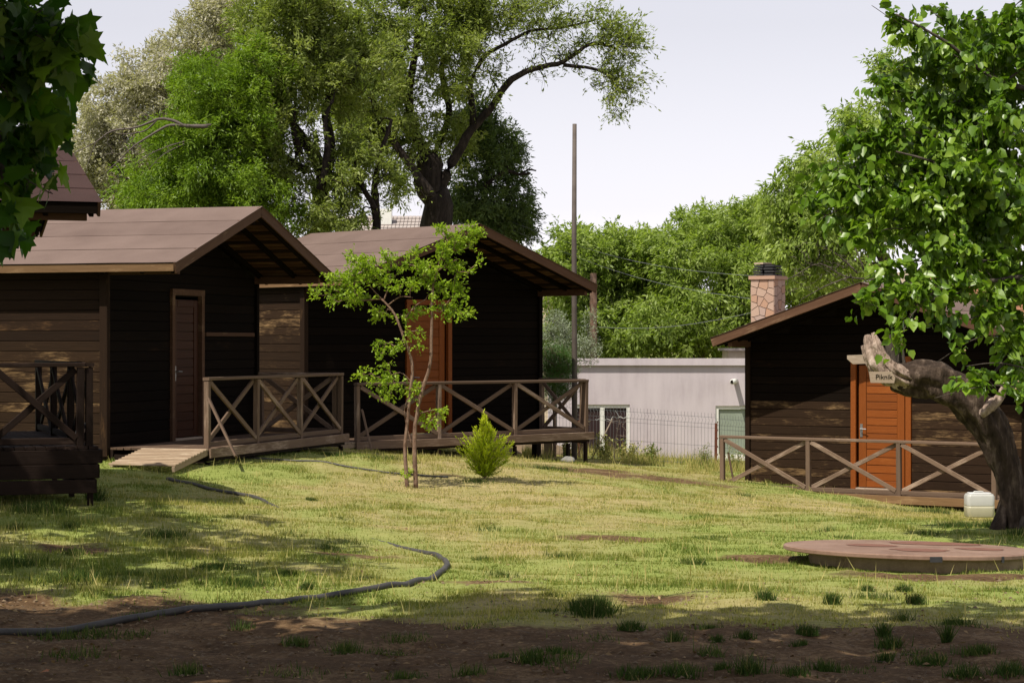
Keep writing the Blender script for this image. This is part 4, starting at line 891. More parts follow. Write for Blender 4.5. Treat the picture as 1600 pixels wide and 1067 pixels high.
# ---- shrubs between cabin and white building
D_ = 43.6
tree('olive_shrub', 'silvery grey-green shrub behind the base of the tall pole', 'shrub', gb(868, D_), [([low(868, D_)] + T_([(868, 600), (866, 520)], D_), .04, .01)],
     [(866, 520, 26, 40, D_, .5), (880, 545, 22, 30, D_, .4), (905, 540, 22, 26, D_, .5, .8), (862, 580, 20, 40, D_, .4), (918, 500, 8, 22, D_, .3, .7)], 120, 7, 14, .22, .05, .014, 'lance', 'l_grey', 'bark_g', 31, .1, 1, .012, group=None)
D_ = 40.3
tree('young_pine', 'young feathery green pine at the right corner of the middle cabin', 'tree', gb(868, D_), [([low(866, D_)] + T_([(866, 640), (864, 590), (868, 545)], D_), .04, .008)],
     [(866, 560, 20, 22, D_, .4), (868, 590, 26, 20, D_, .45), (872, 610, 22, 16, D_, .4), (880, 575, 16, 20, D_, .35)], 90, 8, 26, .2, .055, .006, 'lance', 'l_pine', 'bark_s', 32, -.3, 1, .012)

# ---- slim crape myrtle
D_ = 28.0
def B_(*a): return (*a[:4], D_ + (a[5] if len(a) > 5 else 0), a[4])
tree('crape_myrtle', 'slim young tree with two bare stems and bright leaf tufts on the lawn', 'tree', onground(643, 755),
     [([onground(637, 755, -.05)] + T_([(633, 690), (640, 617), (644, 561), (631, 522), (618, 486), (596, 460)], D_), .028, .013),
      ([onground(650, 755, -.05)] + T_([(648, 673), (657, 613), (672, 561), (674, 510), (676, 449), (683, 417)], D_), .032, .014),
      (T_([(596, 460), (575, 462), (556, 462)], D_), .013, .005), (T_([(600, 462), (608, 440), (616, 425)], D_), .011, .005), (T_([(596, 460), (578, 440), (570, 425)], D_), .01, .004),
      (T_([(606, 470), (625, 457), (645, 458)], D_), .010, .004), (T_([(632, 492), (648, 472), (666, 460)], D_), .011, .005), (T_([(683, 417), (700, 405), (715, 398)], D_), .012, .005), (T_([(683, 417), (690, 390), (700, 370)], D_), .010, .004),
      (T_([(644, 690), (632, 640), (637, 615)], D_), .008, .004), (T_([(643, 590), (625, 575), (600, 585)], D_), .007, .003)],
     [B_(540, 435, 40, 16, .25), B_(520, 455, 28, 12, .2), B_(570, 405, 26, 22, .25), B_(580, 425, 32, 20, .25), B_(612, 400, 24, 18, .22), B_(560, 455, 28, 14, .2), B_(625, 445, 36, 18, .25), B_(655, 415, 34, 22, .25),
      B_(680, 385, 34, 20, .25), B_(715, 370, 36, 18, .22), B_(735, 355, 18, 10, .15), B_(690, 355, 20, 12, .15), B_(670, 440, 22, 16, .2), B_(715, 415, 28, 10, .15, 0), B_(700, 470, 30, 12, .18), B_(650, 478, 26, 12, .18), B_(725, 480, 20, 7, .12), B_(592, 478, 10, 14, .1), B_(690, 445, 18, 10, .15), B_(716, 448, 12, 12, .1)],
     150, 6, 9, .15, .044, .025, 'lance', 'l_crape', 'bark_s', 41, .1, 1, .009, hollow=.6, twr=.002, spread=.012,
     extra_cl=np.array([list(at(a + random.Random(a * b).uniform(-3, 3), b, D_ + random.Random(a + b).uniform(-.12, .12))) for a, b in
      [(600, 530), (612, 533), (590, 527), (625, 535), (600, 545), (640, 510), (655, 508), (650, 530), (630, 525), (608, 560), (600, 572), (620, 578), (570, 578), (585, 582), (598, 588), (565, 577), (612, 583), (600, 600), (610, 610), (590, 600), (615, 595), (640, 600), (655, 600), (648, 607), (635, 600), (662, 640), (672, 650), (682, 640), (690, 632), (668, 655), (690, 400), (745, 405), (640, 735), (634, 728)]]))

# ---- small golden conifer
def conifer():
    base = onground(757, 742); root = thing('golden_conifer', 'small feathery yellow-green conifer on the lawn in front of the raised deck', 'shrub', base); rng = np.random.default_rng(51)
    n = 330; hgt = rng.random(n) ** 1.1; an = rng.uniform(0, 2 * np.pi, n); prof = .27 * np.interp(hgt, [0, .15, .4, .62, .78, 1], [.55, 1.05, 1.2, .8, .28, .05])
    rr_ = prof * np.where(rng.random(n) < .2, 1.3, rng.uniform(.45, 1.1, n)); tip = np.stack([base.x + np.cos(an) * rr_, base.y + np.sin(an) * rr_, base.z + .10 + hgt * .76 + rng.normal(0, .03, n) + .07 * (rr_ / .3)], 1)
    ax = np.stack([np.full(n, base.x), np.full(n, base.y), base.z + .02 + hgt * .60 * .85], 1)
    mb = MB()
    for i in range(n): mb.tube([ax[i], (ax[i] * .5 + tip[i] * .5) + np.array([0, 0, -.02]), tip[i]], [.004, .003, .0015], 3, False)
    mb.tube([base + Vector((0, 0, -.03)), base + Vector((0, 0, .4)), base + Vector((0, 0, .8))], [.02, .012, .003], 6); mb.build('trunk', MT['bark_s'], root)
    m_ = 34; t = rng.random((n, m_, 1)) ** .6; P = ax[:, None] * (1 - t) + tip[:, None] * t; P[:, :, 2] -= .03 * np.sin(t[:, :, 0] * np.pi); P += rng.normal(0, .006, P.shape)
    D = nrm(tip - ax)[:, None] + np.array([0, 0, .5]) + rng.normal(0, .45, (n, m_, 3))
    tint = np.clip(t[:, :, 0].ravel() * .25 + .45 * rng.random(n * m_) + np.repeat(hgt, m_) * .35, 0, 1)
    leaf_cloud('crown', P.reshape(-1, 3), D.reshape(-1, 3), .052, .010, 'lance', MT['l_thuja'], root, rng, tint, 1.0)
conifer()

# ------------------------------------------------------------------ MULBERRY
def gnarl(name, mat, parent, pts, rad, n=20, amp=.12, seed=1, sub=6, ridges=5, origin=None):
    """thick gnarled trunk: spline tube with lengthwise ridges and knots"""
    P = [Vector(p) for p in pts]; out = []; rd = []
    for i in range(len(P) - 1):
        p0 = P[max(i - 1, 0)]; p1 = P[i]; p2 = P[i + 1]; p3 = P[min(i + 2, len(P) - 1)]
        for s in range(sub):
            t = s / sub; out.append(.5 * ((2 * p1) + (p2 - p0) * t + (2 * p0 - 5 * p1 + 4 * p2 - p3) * t * t + (3 * p1 - p0 - 3 * p2 + p3) * t ** 3)); rd.append(rad[i] + (rad[i + 1] - rad[i]) * t)
    out.append(P[-1]); rd.append(rad[-1]); m = len(out); rng = random.Random(seed); V = np.zeros((m, n, 3))
    for i in range(m):
        tt = (out[min(i + 1, m - 1)] - out[max(i - 1, 0)]).normalized(); a = Vector((0, 1, 0)); y = (a - tt * a.dot(tt)).normalized(); z = tt.cross(y)
        for k in range(n):
            an = 2 * math.pi * k / n; q = i / sub
            f = 1 + amp * 1.1 * (float(vnoise(np.array([q * 5.2 + seed]), np.array([an * 4.5]), seed + 5)[0]) - .5) + amp * .8 * math.sin(ridges * an + 1.3 * q + seed) + amp * .6 * math.sin((ridges * 2 + 1) * an - 2.1 * q) + amp * 1.6 * (float(vnoise(np.array([q * 1.6]), np.array([an * 1.3 + seed]), seed)[0]) - .5)
            V[i, k] = out[i] + (y * math.cos(an) + z * math.sin(an)) * rd[i] * f
    i = np.arange(m * n).reshape(m, n); Fc = np.stack([i[:-1], np.roll(i, -1, 1)[:-1], np.roll(i, -1, 1)[1:], i[1:]], -1).reshape(-1, 4)
    o = np_mesh(name, V.reshape(-1, 3), Fc, mat, parent, smooth=True)
    mb = MB(); e = len(mb.v)
    for j in (0, m - 1):
        c_ = V[j].mean(0) + (np.array(out[j] - out[j - 1]) * .15 if j else 0)
        mb.add([tuple(v) for v in V[j]] + [tuple(c_)], [(k, (k + 1) % n, n) for k in range(n)])
    return o, mb
def join_cap(o, mb, mat, parent): return mb.build('cut_end', mat, parent)
def mulberry():
    D_ = 22.7; A = lambda px, py, dd=0: at(px, py, D_ + dd)
    root = thing('mulberry_tree', 'old gnarled mulberry with a sawn dead limb leaning left over the right-hand cabin, heart-shaped leaves', 'tree', A(1585, 822))
    trunk, mb = gnarl('trunk', MT['bark_m'], root, [A(1590, 832), A(1586, 805), A(1581, 765), A(1570, 715), A(1548, 665), A(1521, 626), A(1488, 600), A(1455, 586), A(1422, 586), A(1396, 580)],
          [.17, .135, .14, .155, .175, .19, .20, .205, .175, .12], 44, .11, 3, 12, 4)
    gnarl('root_flare', MT['bark_m'], root, [A(1560, 826, -.08), A(1566, 800, -.06), A(1572, 770, 0)], [.10, .07, .06], 14, .15, 8)
    # pale dead wood: two upswept horns, a cut stub and a knuckle
    for pts, r in (([A(1418, 590, -.06), A(1392, 578, -.08), A(1372, 560, -.08), A(1360, 535, -.06), A(1355, 516, -.04)], [.09, .11, .10, .07, .02]),
                   ([A(1425, 585, -.1), A(1400, 572, -.13), A(1380, 552, -.12), A(1370, 530, -.1), A(1364, 513, -.08)], [.05, .065, .055, .045, .02]),
                   ([A(1390, 588, -.02), A(1368, 570, 0), A(1356, 548, 0), A(1350, 532, 0)], [.06, .07, .05, .03])):
        o, mb = gnarl('dead_wood', MT['dead'], root, pts, r, 34, .22, int(pts[0].x * 100), 10, 4); join_cap(o, mb, MT['dead'], root)
    o, mb = gnarl('stub', MT['bark_g'], root, [A(1402, 580, .12), A(1395, 550, .12), A(1391, 516, .12)], [.075, .06, .065], 14, .1, 5); mb.build('cut_end', MT['bark_m'], root)
    o, mb = gnarl('stub', MT['bark_g'], root, [A(1412, 575, .2), A(1408, 545, .2), A(1405, 528, .2)], [.04, .035, .03], 10, .1, 5); mb.build('cut_end', MT['dead'], root)
    o, mb = gnarl('broken_knuckle', MT['dead'], root, [A(1532, 640, -.16), A(1548, 628, -.2), A(1562, 612, -.16), A(1572, 590, -.1)], [.045, .06, .05, .02], 14, .2, 6); mb.build('cut_end', MT['bark_m'], root)
    # living limbs, rising out of the frame to the right and coming back over it
    mb = MB(); nodes = []; rng = np.random.default_rng(61)
    W2 = 20.5
    limb(mb, nodes, [A(1600, 820), A(1640, 720), A(1680, 560), at(1740, 400, 22), at(1750, 200, 21.5), at(1700, 0, 21)], .15, .07, 10, rng)
    for pts in ([(1740, 400, 22), (1660, 340, 21), (1560, 290, 20.6), (1470, 250, 20.3), (1400, 230, 20.2)], [(1745, 250, 21.5), (1640, 150, 21), (1550, 115, 20.6), (1480, 60, 20.4), (1400, 15, 20.3)], [(1740, 420, 22), (1650, 420, 20.6), (1560, 430, 20.2), (1480, 440, 20.0), (1430, 470, 19.9)],
                [(1740, 330, 21.7), (1660, 260, 21.3), (1560, 210, 21.2), (1450, 180, 21), (1380, 120, 20.9)], [(1700, 500, 21.5), (1640, 520, 20.8), (1570, 560, 20.4), (1540, 590, 20.2)], [(1745, 200, 21.4), (1680, 60, 21), (1580, -20, 20.8)]):
        limb(mb, nodes, [at(*p_) for p_ in pts], .045, .008, 6, rng)
    bl = [(1590, 60, 60, 80, 21, .9), (1530, 90, 50, 50, 21, .7, .6), (1540, 190, 80, 60, 21, .9), (1465, 215, 50, 36, 20.8, .6, .8), (1500, 275, 100, 50, 20.6, .9), (1430, 310, 60, 28, 20.5, .6, .8), (1545, 335, 85, 50, 20.8, .9), (1470, 370, 60, 22, 20.3, .5, .7), (1580, 430, 40, 50, 20.5, .7, .9), (1520, 425, 40, 14, 20.3, .4, .5),
          (1590, 510, 26, 50, 20.4, .4, .9), (1590, 575, 16, 30, 20.4, .3, .8), (1700, 200, 90, 200, 21.5, 1.2, .6), (1690, 420, 80, 100, 21.5, 1.0, .6), (1480, 150, 40, 30, 20.8, .5, .6), (1370, 215, 50, 26, 20.6, .4, .6), (1340, 285, 55, 30, 20.6, .4, .6), (1350, 340, 50, 20, 20.5, .4, .6), (1390, 150, 36, 24, 20.6, .4, .5), (1270, 300, 30, 16, 20.6, .3, .4), (1420, 445, 46, 12, 20.0, .3, .6)]
    Cs = sample_blobs(bl, 720, rng, .6); ex = []
    sprays = [[(1580, 130, 20.8), (1500, 85, 20.5), (1420, 40, 20.4), (1362, 2, 20.3)], [(1550, 110, 20.9), (1450, 98, 20.7), (1375, 108, 20.6)], [(1540, 20, 20.8), (1490, 30, 20.6), (1450, 8, 20.5)], [(1520, 170, 20.8), (1440, 140, 20.6), (1370, 138, 20.5), (1352, 155, 20.5)], [(1500, 240, 20.6), (1420, 195, 20.5), (1350, 200, 20.5), (1318, 215, 20.5)],
              [(1500, 280, 20.5), (1400, 250, 20.5), (1330, 255, 20.5), (1280, 262, 20.5)], [(1480, 330, 20.4), (1380, 310, 20.4), (1310, 322, 20.4), (1275, 340, 20.4)], [(1480, 370, 20.3), (1400, 350, 20.3), (1335, 365, 20.3)], [(1560, 400, 20.2), (1470, 400, 20.1), (1400, 405, 20.1), (1350, 428, 20.1)], [(1540, 440, 20.1), (1450, 432, 20.0), (1390, 445, 20.0), (1335, 467, 19.9)],
              [(1500, 450, 20.0), (1440, 470, 19.9), (1412, 510, 19.9), (1402, 562, 19.8)], [(1600, 450, 20.2), (1520, 490, 20.1), (1440, 500, 20.0)], [(1600, 520, 20.2), (1530, 520, 20.1), (1465, 558, 20.0)], [(1610, 570, 20.2), (1560, 560, 20.1), (1510, 565, 20.0)], [(1610, 600, 20.2), (1540, 596, 20.0), (1460, 615, 19.9)], [(1560, 380, 20.3), (1500, 440, 20.1), (1480, 470, 20.0)], [(1600, 420, 20.3), (1560, 470, 20.2), (1530, 510, 20.1)]]
    for sp in sprays:
        limb(mb, nodes, [at(*p_) for p_ in sp], .010, .003, 5, rng, 5)
        pts_ = [np.array(at(*p_)) for p_ in sp]
        for i_ in range(len(pts_) - 1):
            m_ = int(np.linalg.norm(pts_[i_ + 1] - pts_[i_]) / .085)
            for q_ in range(m_): ex.append(pts_[i_] + (pts_[i_ + 1] - pts_[i_]) * (q_ + rng.random()) / m_ + rng.normal(0, .035, 3))
    ex = np.array(ex); grow(mb, nodes, Cs, rng, .018, .004, .02); epy = H - F * (ex[:, 2] - E) / ex[:, 1]; epx = 800 + F * ex[:, 0] / ex[:, 1]; Cs = np.concatenate([Cs, ex[rng.random(len(ex)) < np.where((epy > 478) & (epx < 1575), .33, .8)]]); mb.build('branches', MT['bark_g'], root, True)
    Am, md, Bm, P, Dv = twigs_leaves(Cs, rng, 5, .18, 6, .5, None, .025)
    V, FF = ribbons(Am, md, Bm, .003); np_mesh('twigs', V, FF, MT['bark_g'], root)
    Dv[:, 2] -= .5; px = 800 + F * P[:, 0] / P[:, 1]; vis = np.where((px > 1340) & (px < 1600) & (P[:, 1] < 20.6))[0]; pick = rng.permutation(vis)[:300]; rest = np.setdiff1d(np.arange(len(P)), pick)
    ct = rng.random(len(Cs)); tint = np.repeat(ct, 30) * .5 + rng.random(len(P)) * .5
    leaf_cloud('crown', P[rest], Dv[rest], .084, .068, 'heart', MT['l_mulb'], root, rng, tint[rest], .95, .5)
    single_leaves(P[pick], Dv[pick], .105, .1, MT['l_mulb_o'], root, rng, 'heart')
    # small pale berries as one mass of dots
    oc = np.array([(1, 0, 0), (0, 1, 0), (-1, 0, 0), (0, -1, 0), (0, 0, 1), (0, 0, -1)]) * .012; ff = np.array([(0, 1, 4), (1, 2, 4), (2, 3, 4), (3, 0, 4), (1, 0, 5), (2, 1, 5), (3, 2, 5), (0, 3, 5)])
    bi = rng.choice(len(P), 900); V = P[bi][:, None] + oc[None] - np.array([0, 0, .02]); b = np_mesh('berries', V.reshape(-1, 3), (ff[None] + (np.arange(900) * 6)[:, None, None]).reshape(-1, 3), MT['l_dry'], root, np.full(7200, .9)); b['kind'] = 'stuff'
def palm_leaf_mesh(mat):
    o_ = [(0, 0), (.02, -.22), (-.12, -.42), (.14, -.36), (.30, -.62), (.40, -.34), (.62, -.30), (.62, -.18), (1, 0)]
    pts = o_ + [(a, -b) for a, b in o_[-2:0:-1]]; me = bpy.data.meshes.new('plane_leaf')
    vs = [(a, b, -.18 * a * a + .1 * abs(b)) for a, b in pts] + [(.3, 0, .02)]; n = len(pts)
    me.from_pydata(vs, [], [(i, (i + 1) % n, n) for i in range(n)]); me.materials.append(mat); me.update(); return me
def heart_mesh(mat, i):
    sh = [(0, 0), (-.06, .2), (.05, .4), (.28, .48), (.55, .40), (.8, .18), (1.05, 0)]; pts = sh + [(a, -b * (1 - .1 * i)) for a, b in sh[-2:0:-1]]; me = bpy.data.meshes.new('heart_leaf'); n = len(pts)
    vs = [(a, b, -.25 * a * a + .16 * abs(b) + .03 * math.sin(9 * a + i)) for a, b in pts] + [(.35, 0, -.01)]
    me.from_pydata(vs, [], [(k, (k + 1) % n, n) for k in range(n)]); me.materials.append(mat); me.update(); return me
def single_leaves(P, D, ln, wd, mat, root, rng, kind):
    ms = [palm_leaf_mesh(mat)] if kind == 'palm' else [heart_mesh(mat, i) for i in range(3)]
    for i in range(len(P)):
        x = Vector(D[i]).normalized(); up = (Vector((0, 0, 1)) + Vector(rng.normal(0, .7, 3))).normalized(); y = up.cross(x).normalized(); z = x.cross(y); s = ln * rng.uniform(.7, 1.25)
        Mx = (Matrix((x, y, z)).transposed() @ Matrix.Diagonal((s, s, s))).to_4x4(); Mx.translation = Vector(P[i])
        place(bpy.data.objects.new('leaf', ms[i % len(ms)]), root, Mx)
mulberry()

# ---- two arrow-shaped sign boards nailed to the dead limb
def signs():
    A = lambda px, py, d=22.35: at(px, py, d)
    mb = MB(); mb.prism([A(1358, 573.5), A(1393, 573.5), A(1399, 583), A(1397, 591.5), A(1360.5, 591)], (0, .018, 0)); s1 = mb.build('sign_board', MT['pale'], None, origin=A(1378, 582))
    tag(s1, 'small pale pointed board lettered Piknik, hung below the dead mulberry limb', 'sign', 'wooden pointer boards on the mulberry')
    cu = bpy.data.curves.new('lettering', 'FONT'); cu.body = 'Piknik'; cu.size = .075; cu.align_x = 'CENTER'; cu.align_y = 'CENTER'; cu.extrude = .001
    tmp = bpy.data.objects.new('tmp', cu); C.objects.link(tmp); dg = bpy.context.evaluated_depsgraph_get(); me = bpy.data.meshes.new_from_object(tmp.evaluated_get(dg)); bpy.data.objects.remove(tmp)
    me.materials.clear(); me.materials.append(MT['bark']); o = bpy.data.objects.new('lettering', me); Mx = Matrix.Rotation(R(90), 4, 'X'); Mx.translation = A(1381, 582) + Vector((0, -.003, 0)); place(o, s1, Mx)
    mb = MB(); mb.prism([A(1324, 548, 22.95), A(1356, 547, 22.95), A(1356, 561, 22.95), A(1333, 562, 22.95), A(1324, 554, 22.95)], (0, .02, 0))
    tag(mb.build('sign_board', MT['pale'], None, origin=A(1340, 554, 22.95)), 'blank pale pointed board sticking out left behind the dead mulberry limb', 'sign', 'wooden pointer boards on the mulberry')
signs()

# ------------------------------------------------------------------ FOREGROUND SHADE TREES
def plane_tree():
    root = thing('plane_tree', 'plane tree whose leafy branches hang in at the top left corner', 'tree', (-5.4, 9.5, g(-5.4, 9.5))); rng = np.random.default_rng(71)
    mb = MB(); nodes = []
    limb(mb, nodes, [(-5.4, 9.5, -.2), (-5.3, 9.5, 2), (-5.0, 9.3, 4.5), (-4.2, 9, 7)], .30, .16, 12, rng)
    for pts in ([(-5.1, 9.4, 4), (-3.6, 9.3, 5.2), (-1.5, 9, 6.2), (1, 8.6, 6.8), (3, 8.4, 7)], [(-5.1, 9.4, 4.4), (-4, 10.4, 5.6), (-2.6, 11.6, 6.2), (-.5, 12.2, 6.6)], [(-4.8, 9.3, 5), (-3.5, 7, 6.5), (-1, 5, 7.2)], [(-4.8, 9.3, 5), (-6.5, 11, 6.5), (-8, 12.5, 7)],
                [(-5.2, 9.5, 3.2), (-4.2, 9.9, 4.0), (-3.1, 10.1, 3.9), (-2.5, 10.1, 3.55), (-2.15, 10.1, 3.1)], [(-3.1, 10.1, 3.9), (-2.6, 10.1, 3.5), (-2.5, 10.1, 2.9), (-2.42, 10.1, 2.5)]):
        limb(mb, nodes, pts, .09, .012, 8, rng)
    n = 640; Cs = []
    while len(Cs) < n:
        p = np.array([rng.uniform(-9.6, 5), rng.uniform(-.4, 11), rng.uniform(4.7, 8.0)])
        if ((p[0] + 2.4) / 7.2) ** 2 + ((p[1] - 5.3) / 5.6) ** 2 < 1 and p[2] > E + .1606 * p[1] + .75: Cs.append(p)
    Cs = np.array(Cs); rngv = np.random.default_rng(5)
    bl = [(20, 25, 55, 50, 10.1, .35), (75, 45, 45, 45, 10.0, .3), (120, 66, 38, 20, 10.0, .2, 1.0), (20, 110, 38, 40, 10.1, .3), (45, 150, 26, 40, 10.2, .3, .5), (22, 215, 36, 50, 10.2, .3, .8), (55, 205, 26, 24, 10.2, .2, .7), (30, 290, 34, 35, 10.1, .25, .8), (78, 300, 16, 18, 10.1, .2, .6), (15, 380, 22, 12, 10.1, .12, .5), (45, 390, 10, 6, 10.1, .06, .6)]
    Cv = sample_blobs(bl, 125, rng, .6)
    grow(mb, nodes, np.concatenate([Cs, Cv]), rng, .03, .004, .02); mb.build('trunk', MT['bark_g'], root, True)
    Am, md, Bm, P, Dv = twigs_leaves(Cs, rng, 7, .75, 11, .3, None, .1)
    leaf_cloud('crown', P, Dv, .22, .21, 'heart', MT['l_plane'], root, rng)
    Am, md, Bm, P, Dv = twigs_leaves(Cv, rng, 2, .16, 2, .6, None, .03); Dv[:, 2] -= .7
    V, FF = ribbons(Am, md, Bm, .002); np_mesh('twigs', V, FF, MT['bark_g'], root)
    pk = rng.permutation(len(P)); single_leaves(P[pk[:300]], Dv[pk[:300]], .13, .13, MT['l_plane_o'], root, rng, 'palm')
    leaf_cloud('leaves', P[pk[300:]], Dv[pk[300:]], .12, .12, 'palm', MT['l_plane'], root, rng)
plane_tree()
def shade_tree(name, label, x0, y0, cx, cy, rx, ry, z0, z1, n, seed):
    root = thing(name, label, 'tree', (x0, y0, g(x0, y0))); rng = np.random.default_rng(seed); mb = MB(); nodes = []
    limb(mb, nodes, [(x0, y0, -.2), (x0 + .1, y0, 2.2), (x0 + (cx - x0) * .3, y0, z0 + .2), (cx, cy, z1 - .6)], .26, .08, 10, rng)
    Cs = []
    while len(Cs) < n:
        p = np.array([cx + rng.uniform(-rx, rx), cy + rng.uniform(-ry, ry), rng.uniform(z0, z1)])
        inview = (abs(p[0]) < .2424 * p[1] + .9) and (p[2] < E + .1606 * p[1] + .85)
        if ((p[0] - cx) / rx) ** 2 + ((p[1] - cy) / ry) ** 2 < 1 and not inview: Cs.append(p)
    Cs = np.array(Cs); grow(mb, nodes, Cs, rng, .05, .006, .05); mb.build('trunk', MT['bark_g'], root, True)
    A, md, B, P, D = twigs_leaves(Cs, rng, 7, .6, 10, .3, None, .1)
    leaf_cloud('crown', P, D, .16, .13, 'heart', MT['l_plane'], root, rng)
shade_tree('lime_tree', 'broad-leaved tree left of the frame that shades the leftmost porch and lawn', -10.5, 16, -8.0, 15.2, 3.9, 4.4, 4.8, 7.2, 230, 81)

# ------------------------------------------------------------------ SMALL THINGS
def well():
    c = at(1420, 856, 18.7); zc = at(0, 848, 18.7).z; gz0 = gz1(c.x, c.y); r = 1.10
    root = thing('well_cover', 'large round red-painted cover on a low concrete ring at the right of the lawn', 'well cover', (c.x, c.y, gz0))
    tilt = Matrix.Rotation(R(-1.9), 4, 'X') @ Matrix.Rotation(R(1.2), 4, 'Y')
    def ring(name, mat, prof, N=72, par=root, dx=0, dy=0):
        mb = MB(); m_ = len(prof)
        for i in range(N):
            a = 2 * math.pi * i / N
            for rr_, z in prof:
                w_ = rr_ * (1 + .004 * math.sin(5 * a)); v = tilt @ Vector((math.cos(a) * w_ + dx, math.sin(a) * w_ + dy, z)); mb.v.append((c.x + v.x, c.y + v.y, zc + v.z))
        for i in range(N):
            for j in range(m_ - 1):
                a0 = i * m_ + j; a1 = ((i + 1) % N) * m_ + j; mb.f.append((a0, a1, a1 + 1, a0 + 1))
        mb.f.append(tuple(i * m_ + m_ - 1 for i in range(N)))
        return mb.build(name, mat, par)
    ring('concrete_ring', MT['conc'], [(.98, -.46), (.975, -.1), (.97, -.044)], dx=.10)
    cov = ring('cover', MT['redpaint'], [(1.06, -.044), (1.085, -.042), (1.10, -.034), (1.10, -.008), (1.09, 0.0), (1.075, .002)])
    for dx, dy, rr_, sx in ((-.30, .15, .17, 1.3), (.02, -.42, .20, 1.2), (.62, -.1, .17, 1.2), (.35, .62, .24, 1.7)):
        mb = MB(); N = 48
        pts = []
        for i in range(N):
            a = 2 * math.pi * i / N; v = tilt @ Vector((dx + math.cos(a) * rr_ * sx * (1 + .10 * math.sin(3 * a + dx * 9) + .06 * math.sin(7 * a) + .04 * math.sin(11 * a + 1)), dy + math.sin(a) * rr_ * 1.1, .006)); pts.append((c.x + v.x, c.y + v.y, zc + v.z))
        mb.add(pts, [tuple(range(N))]); mb.build('worn_patch', MT['redrust'], cov)
    mb = MB(); v = tilt @ Vector((.02, -1.105, -.03)); mb.add(*bx(c.x + v.x, c.y + v.y, zc + v.z, .1, .03, .045)); mb.build('hinge', MT['slate'], cov)
    mb = MB(); v = tilt @ Vector((.62, -.9, -.03)); mb.add(*bx(c.x + v.x, c.y + v.y - .01, zc + v.z, .02, .04, .05)); mb.build('seam', MT['slate'], cov)
well()
def jerrycan():
    p = Vector(((1530 - 800) * 27.5 / F, 27.5, at(0, 800, 27.5).z)); root = thing('water_canister', 'milky white plastic canister part-filled with yellowish liquid beside the mulberry trunk', 'canister', p)
    def rbox(z0, z1, w_, d_, r_, seg=5):
        pr = []
        for cx, cy, a0 in ((1, 1, 0), (-1, 1, 90), (-1, -1, 180), (1, -1, 270)):
            for k in range(seg + 1): a = R(a0 + 90 * k / seg); pr.append((cx * (w_ / 2 - r_) + math.cos(a) * r_, cy * (d_ / 2 - r_) + math.sin(a) * r_))
        lv = [(z0, .95 if z0 == 0 else 1), (z0 + .012, 1), (z1 - .03, 1), (z1, .9 if z1 > .25 else 1)] if z1 - z0 > .04 else [(z0, .9), (z1, .82)]
        mb = MB(); n = len(pr)
        for z, s in lv: mb.v += [(p.x + a * s, p.y + b * s, p.z + z) for a, b in pr]
        for j in range(len(lv) - 1):
            for k in range(n): mb.f.append((j * n + k, j * n + (k + 1) % n, (j + 1) * n + (k + 1) % n, (j + 1) * n + k))
        mb.f.append(tuple(range(n))[::-1]); mb.f.append(tuple((len(lv) - 1) * n + k for k in range(n))); return mb
    rbox(0, .145, .36, .26, .05).build('filled_lower_half', MT['liquid'], root, True); rbox(.145, .30, .36, .26, .05).build('body', MT['milky'], root, True); rbox(.30, .315, .34, .24, .05).build('lid', MT['white_pl'], root, True)
    mb = MB(); mb.tube([(p.x - .1, p.y, p.z + .295), (p.x - .06, p.y, p.z + .325), (p.x + .04, p.y, p.z + .325), (p.x + .08, p.y, p.z + .295)], .012, 8); mb.build('handle', MT['milky'], root, True)
jerrycan()
def pipe(name, label, pts, r, mat, n=10, lift=.7):
    P = [Vector(onground(a, b)) for a, b in pts]; bury = lambda q: (r * .9 * max(0, min(1, (q.y - 17.7) / .8)) * (1.5 + 1.4 * math.sin(q.x * 2.1 + q.y * 1.7)) if r > .02 else 0); out = []
    for i in range(len(P) - 1):
        p0 = P[max(i - 1, 0)]; p1 = P[i]; p2 = P[i + 1]; p3 = P[min(i + 2, len(P) - 1)]
        for s in range(10):
            t = s / 10; q = .5 * ((2 * p1) + (p2 - p0) * t + (2 * p0 - 5 * p1 + 4 * p2 - p3) * t * t + (3 * p1 - p0 - 3 * p2 + p3) * t ** 3); out.append(Vector((q.x, q.y, gz1(q.x, q.y) + r * lift - bury(q))))
    out.append(P[-1] + Vector((0, 0, r * lift)))
    for _ in range(3): out = [out[0]] + [(out[i - 1] + out[i] * 2 + out[i + 1]) / 4 for i in range(1, len(out) - 1)] + [out[-1]]
    mb = MB(); mb.tube(out, r, n); tag(mb.build(name, mat, None, True, origin=out[0]), label, 'hose')
pipe('hose', 'thick faded black irrigation hose curving across the soil and lawn at lower left', [(-60, 984), (0, 980), (110, 972), (220, 960), (300, 951), (385, 942), (450, 933), (520, 925), (600, 917), (650, 906), (690, 888), (699, 879), (690, 868), (670, 858), (620, 845), (560, 825), (500, 805), (450, 792), (425, 782), (380, 768), (320, 757), (262, 744)], .024, MT['black_pipe'], 12, .8)
pipe('hose', 'thin black drip line running over the grass from the pale ramp to the slim tree', [(180, 697), (240, 702), (330, 705), (440, 712), (540, 722), (620, 734), (700, 744)], .014, MT['black_pipe'], 8, .9)
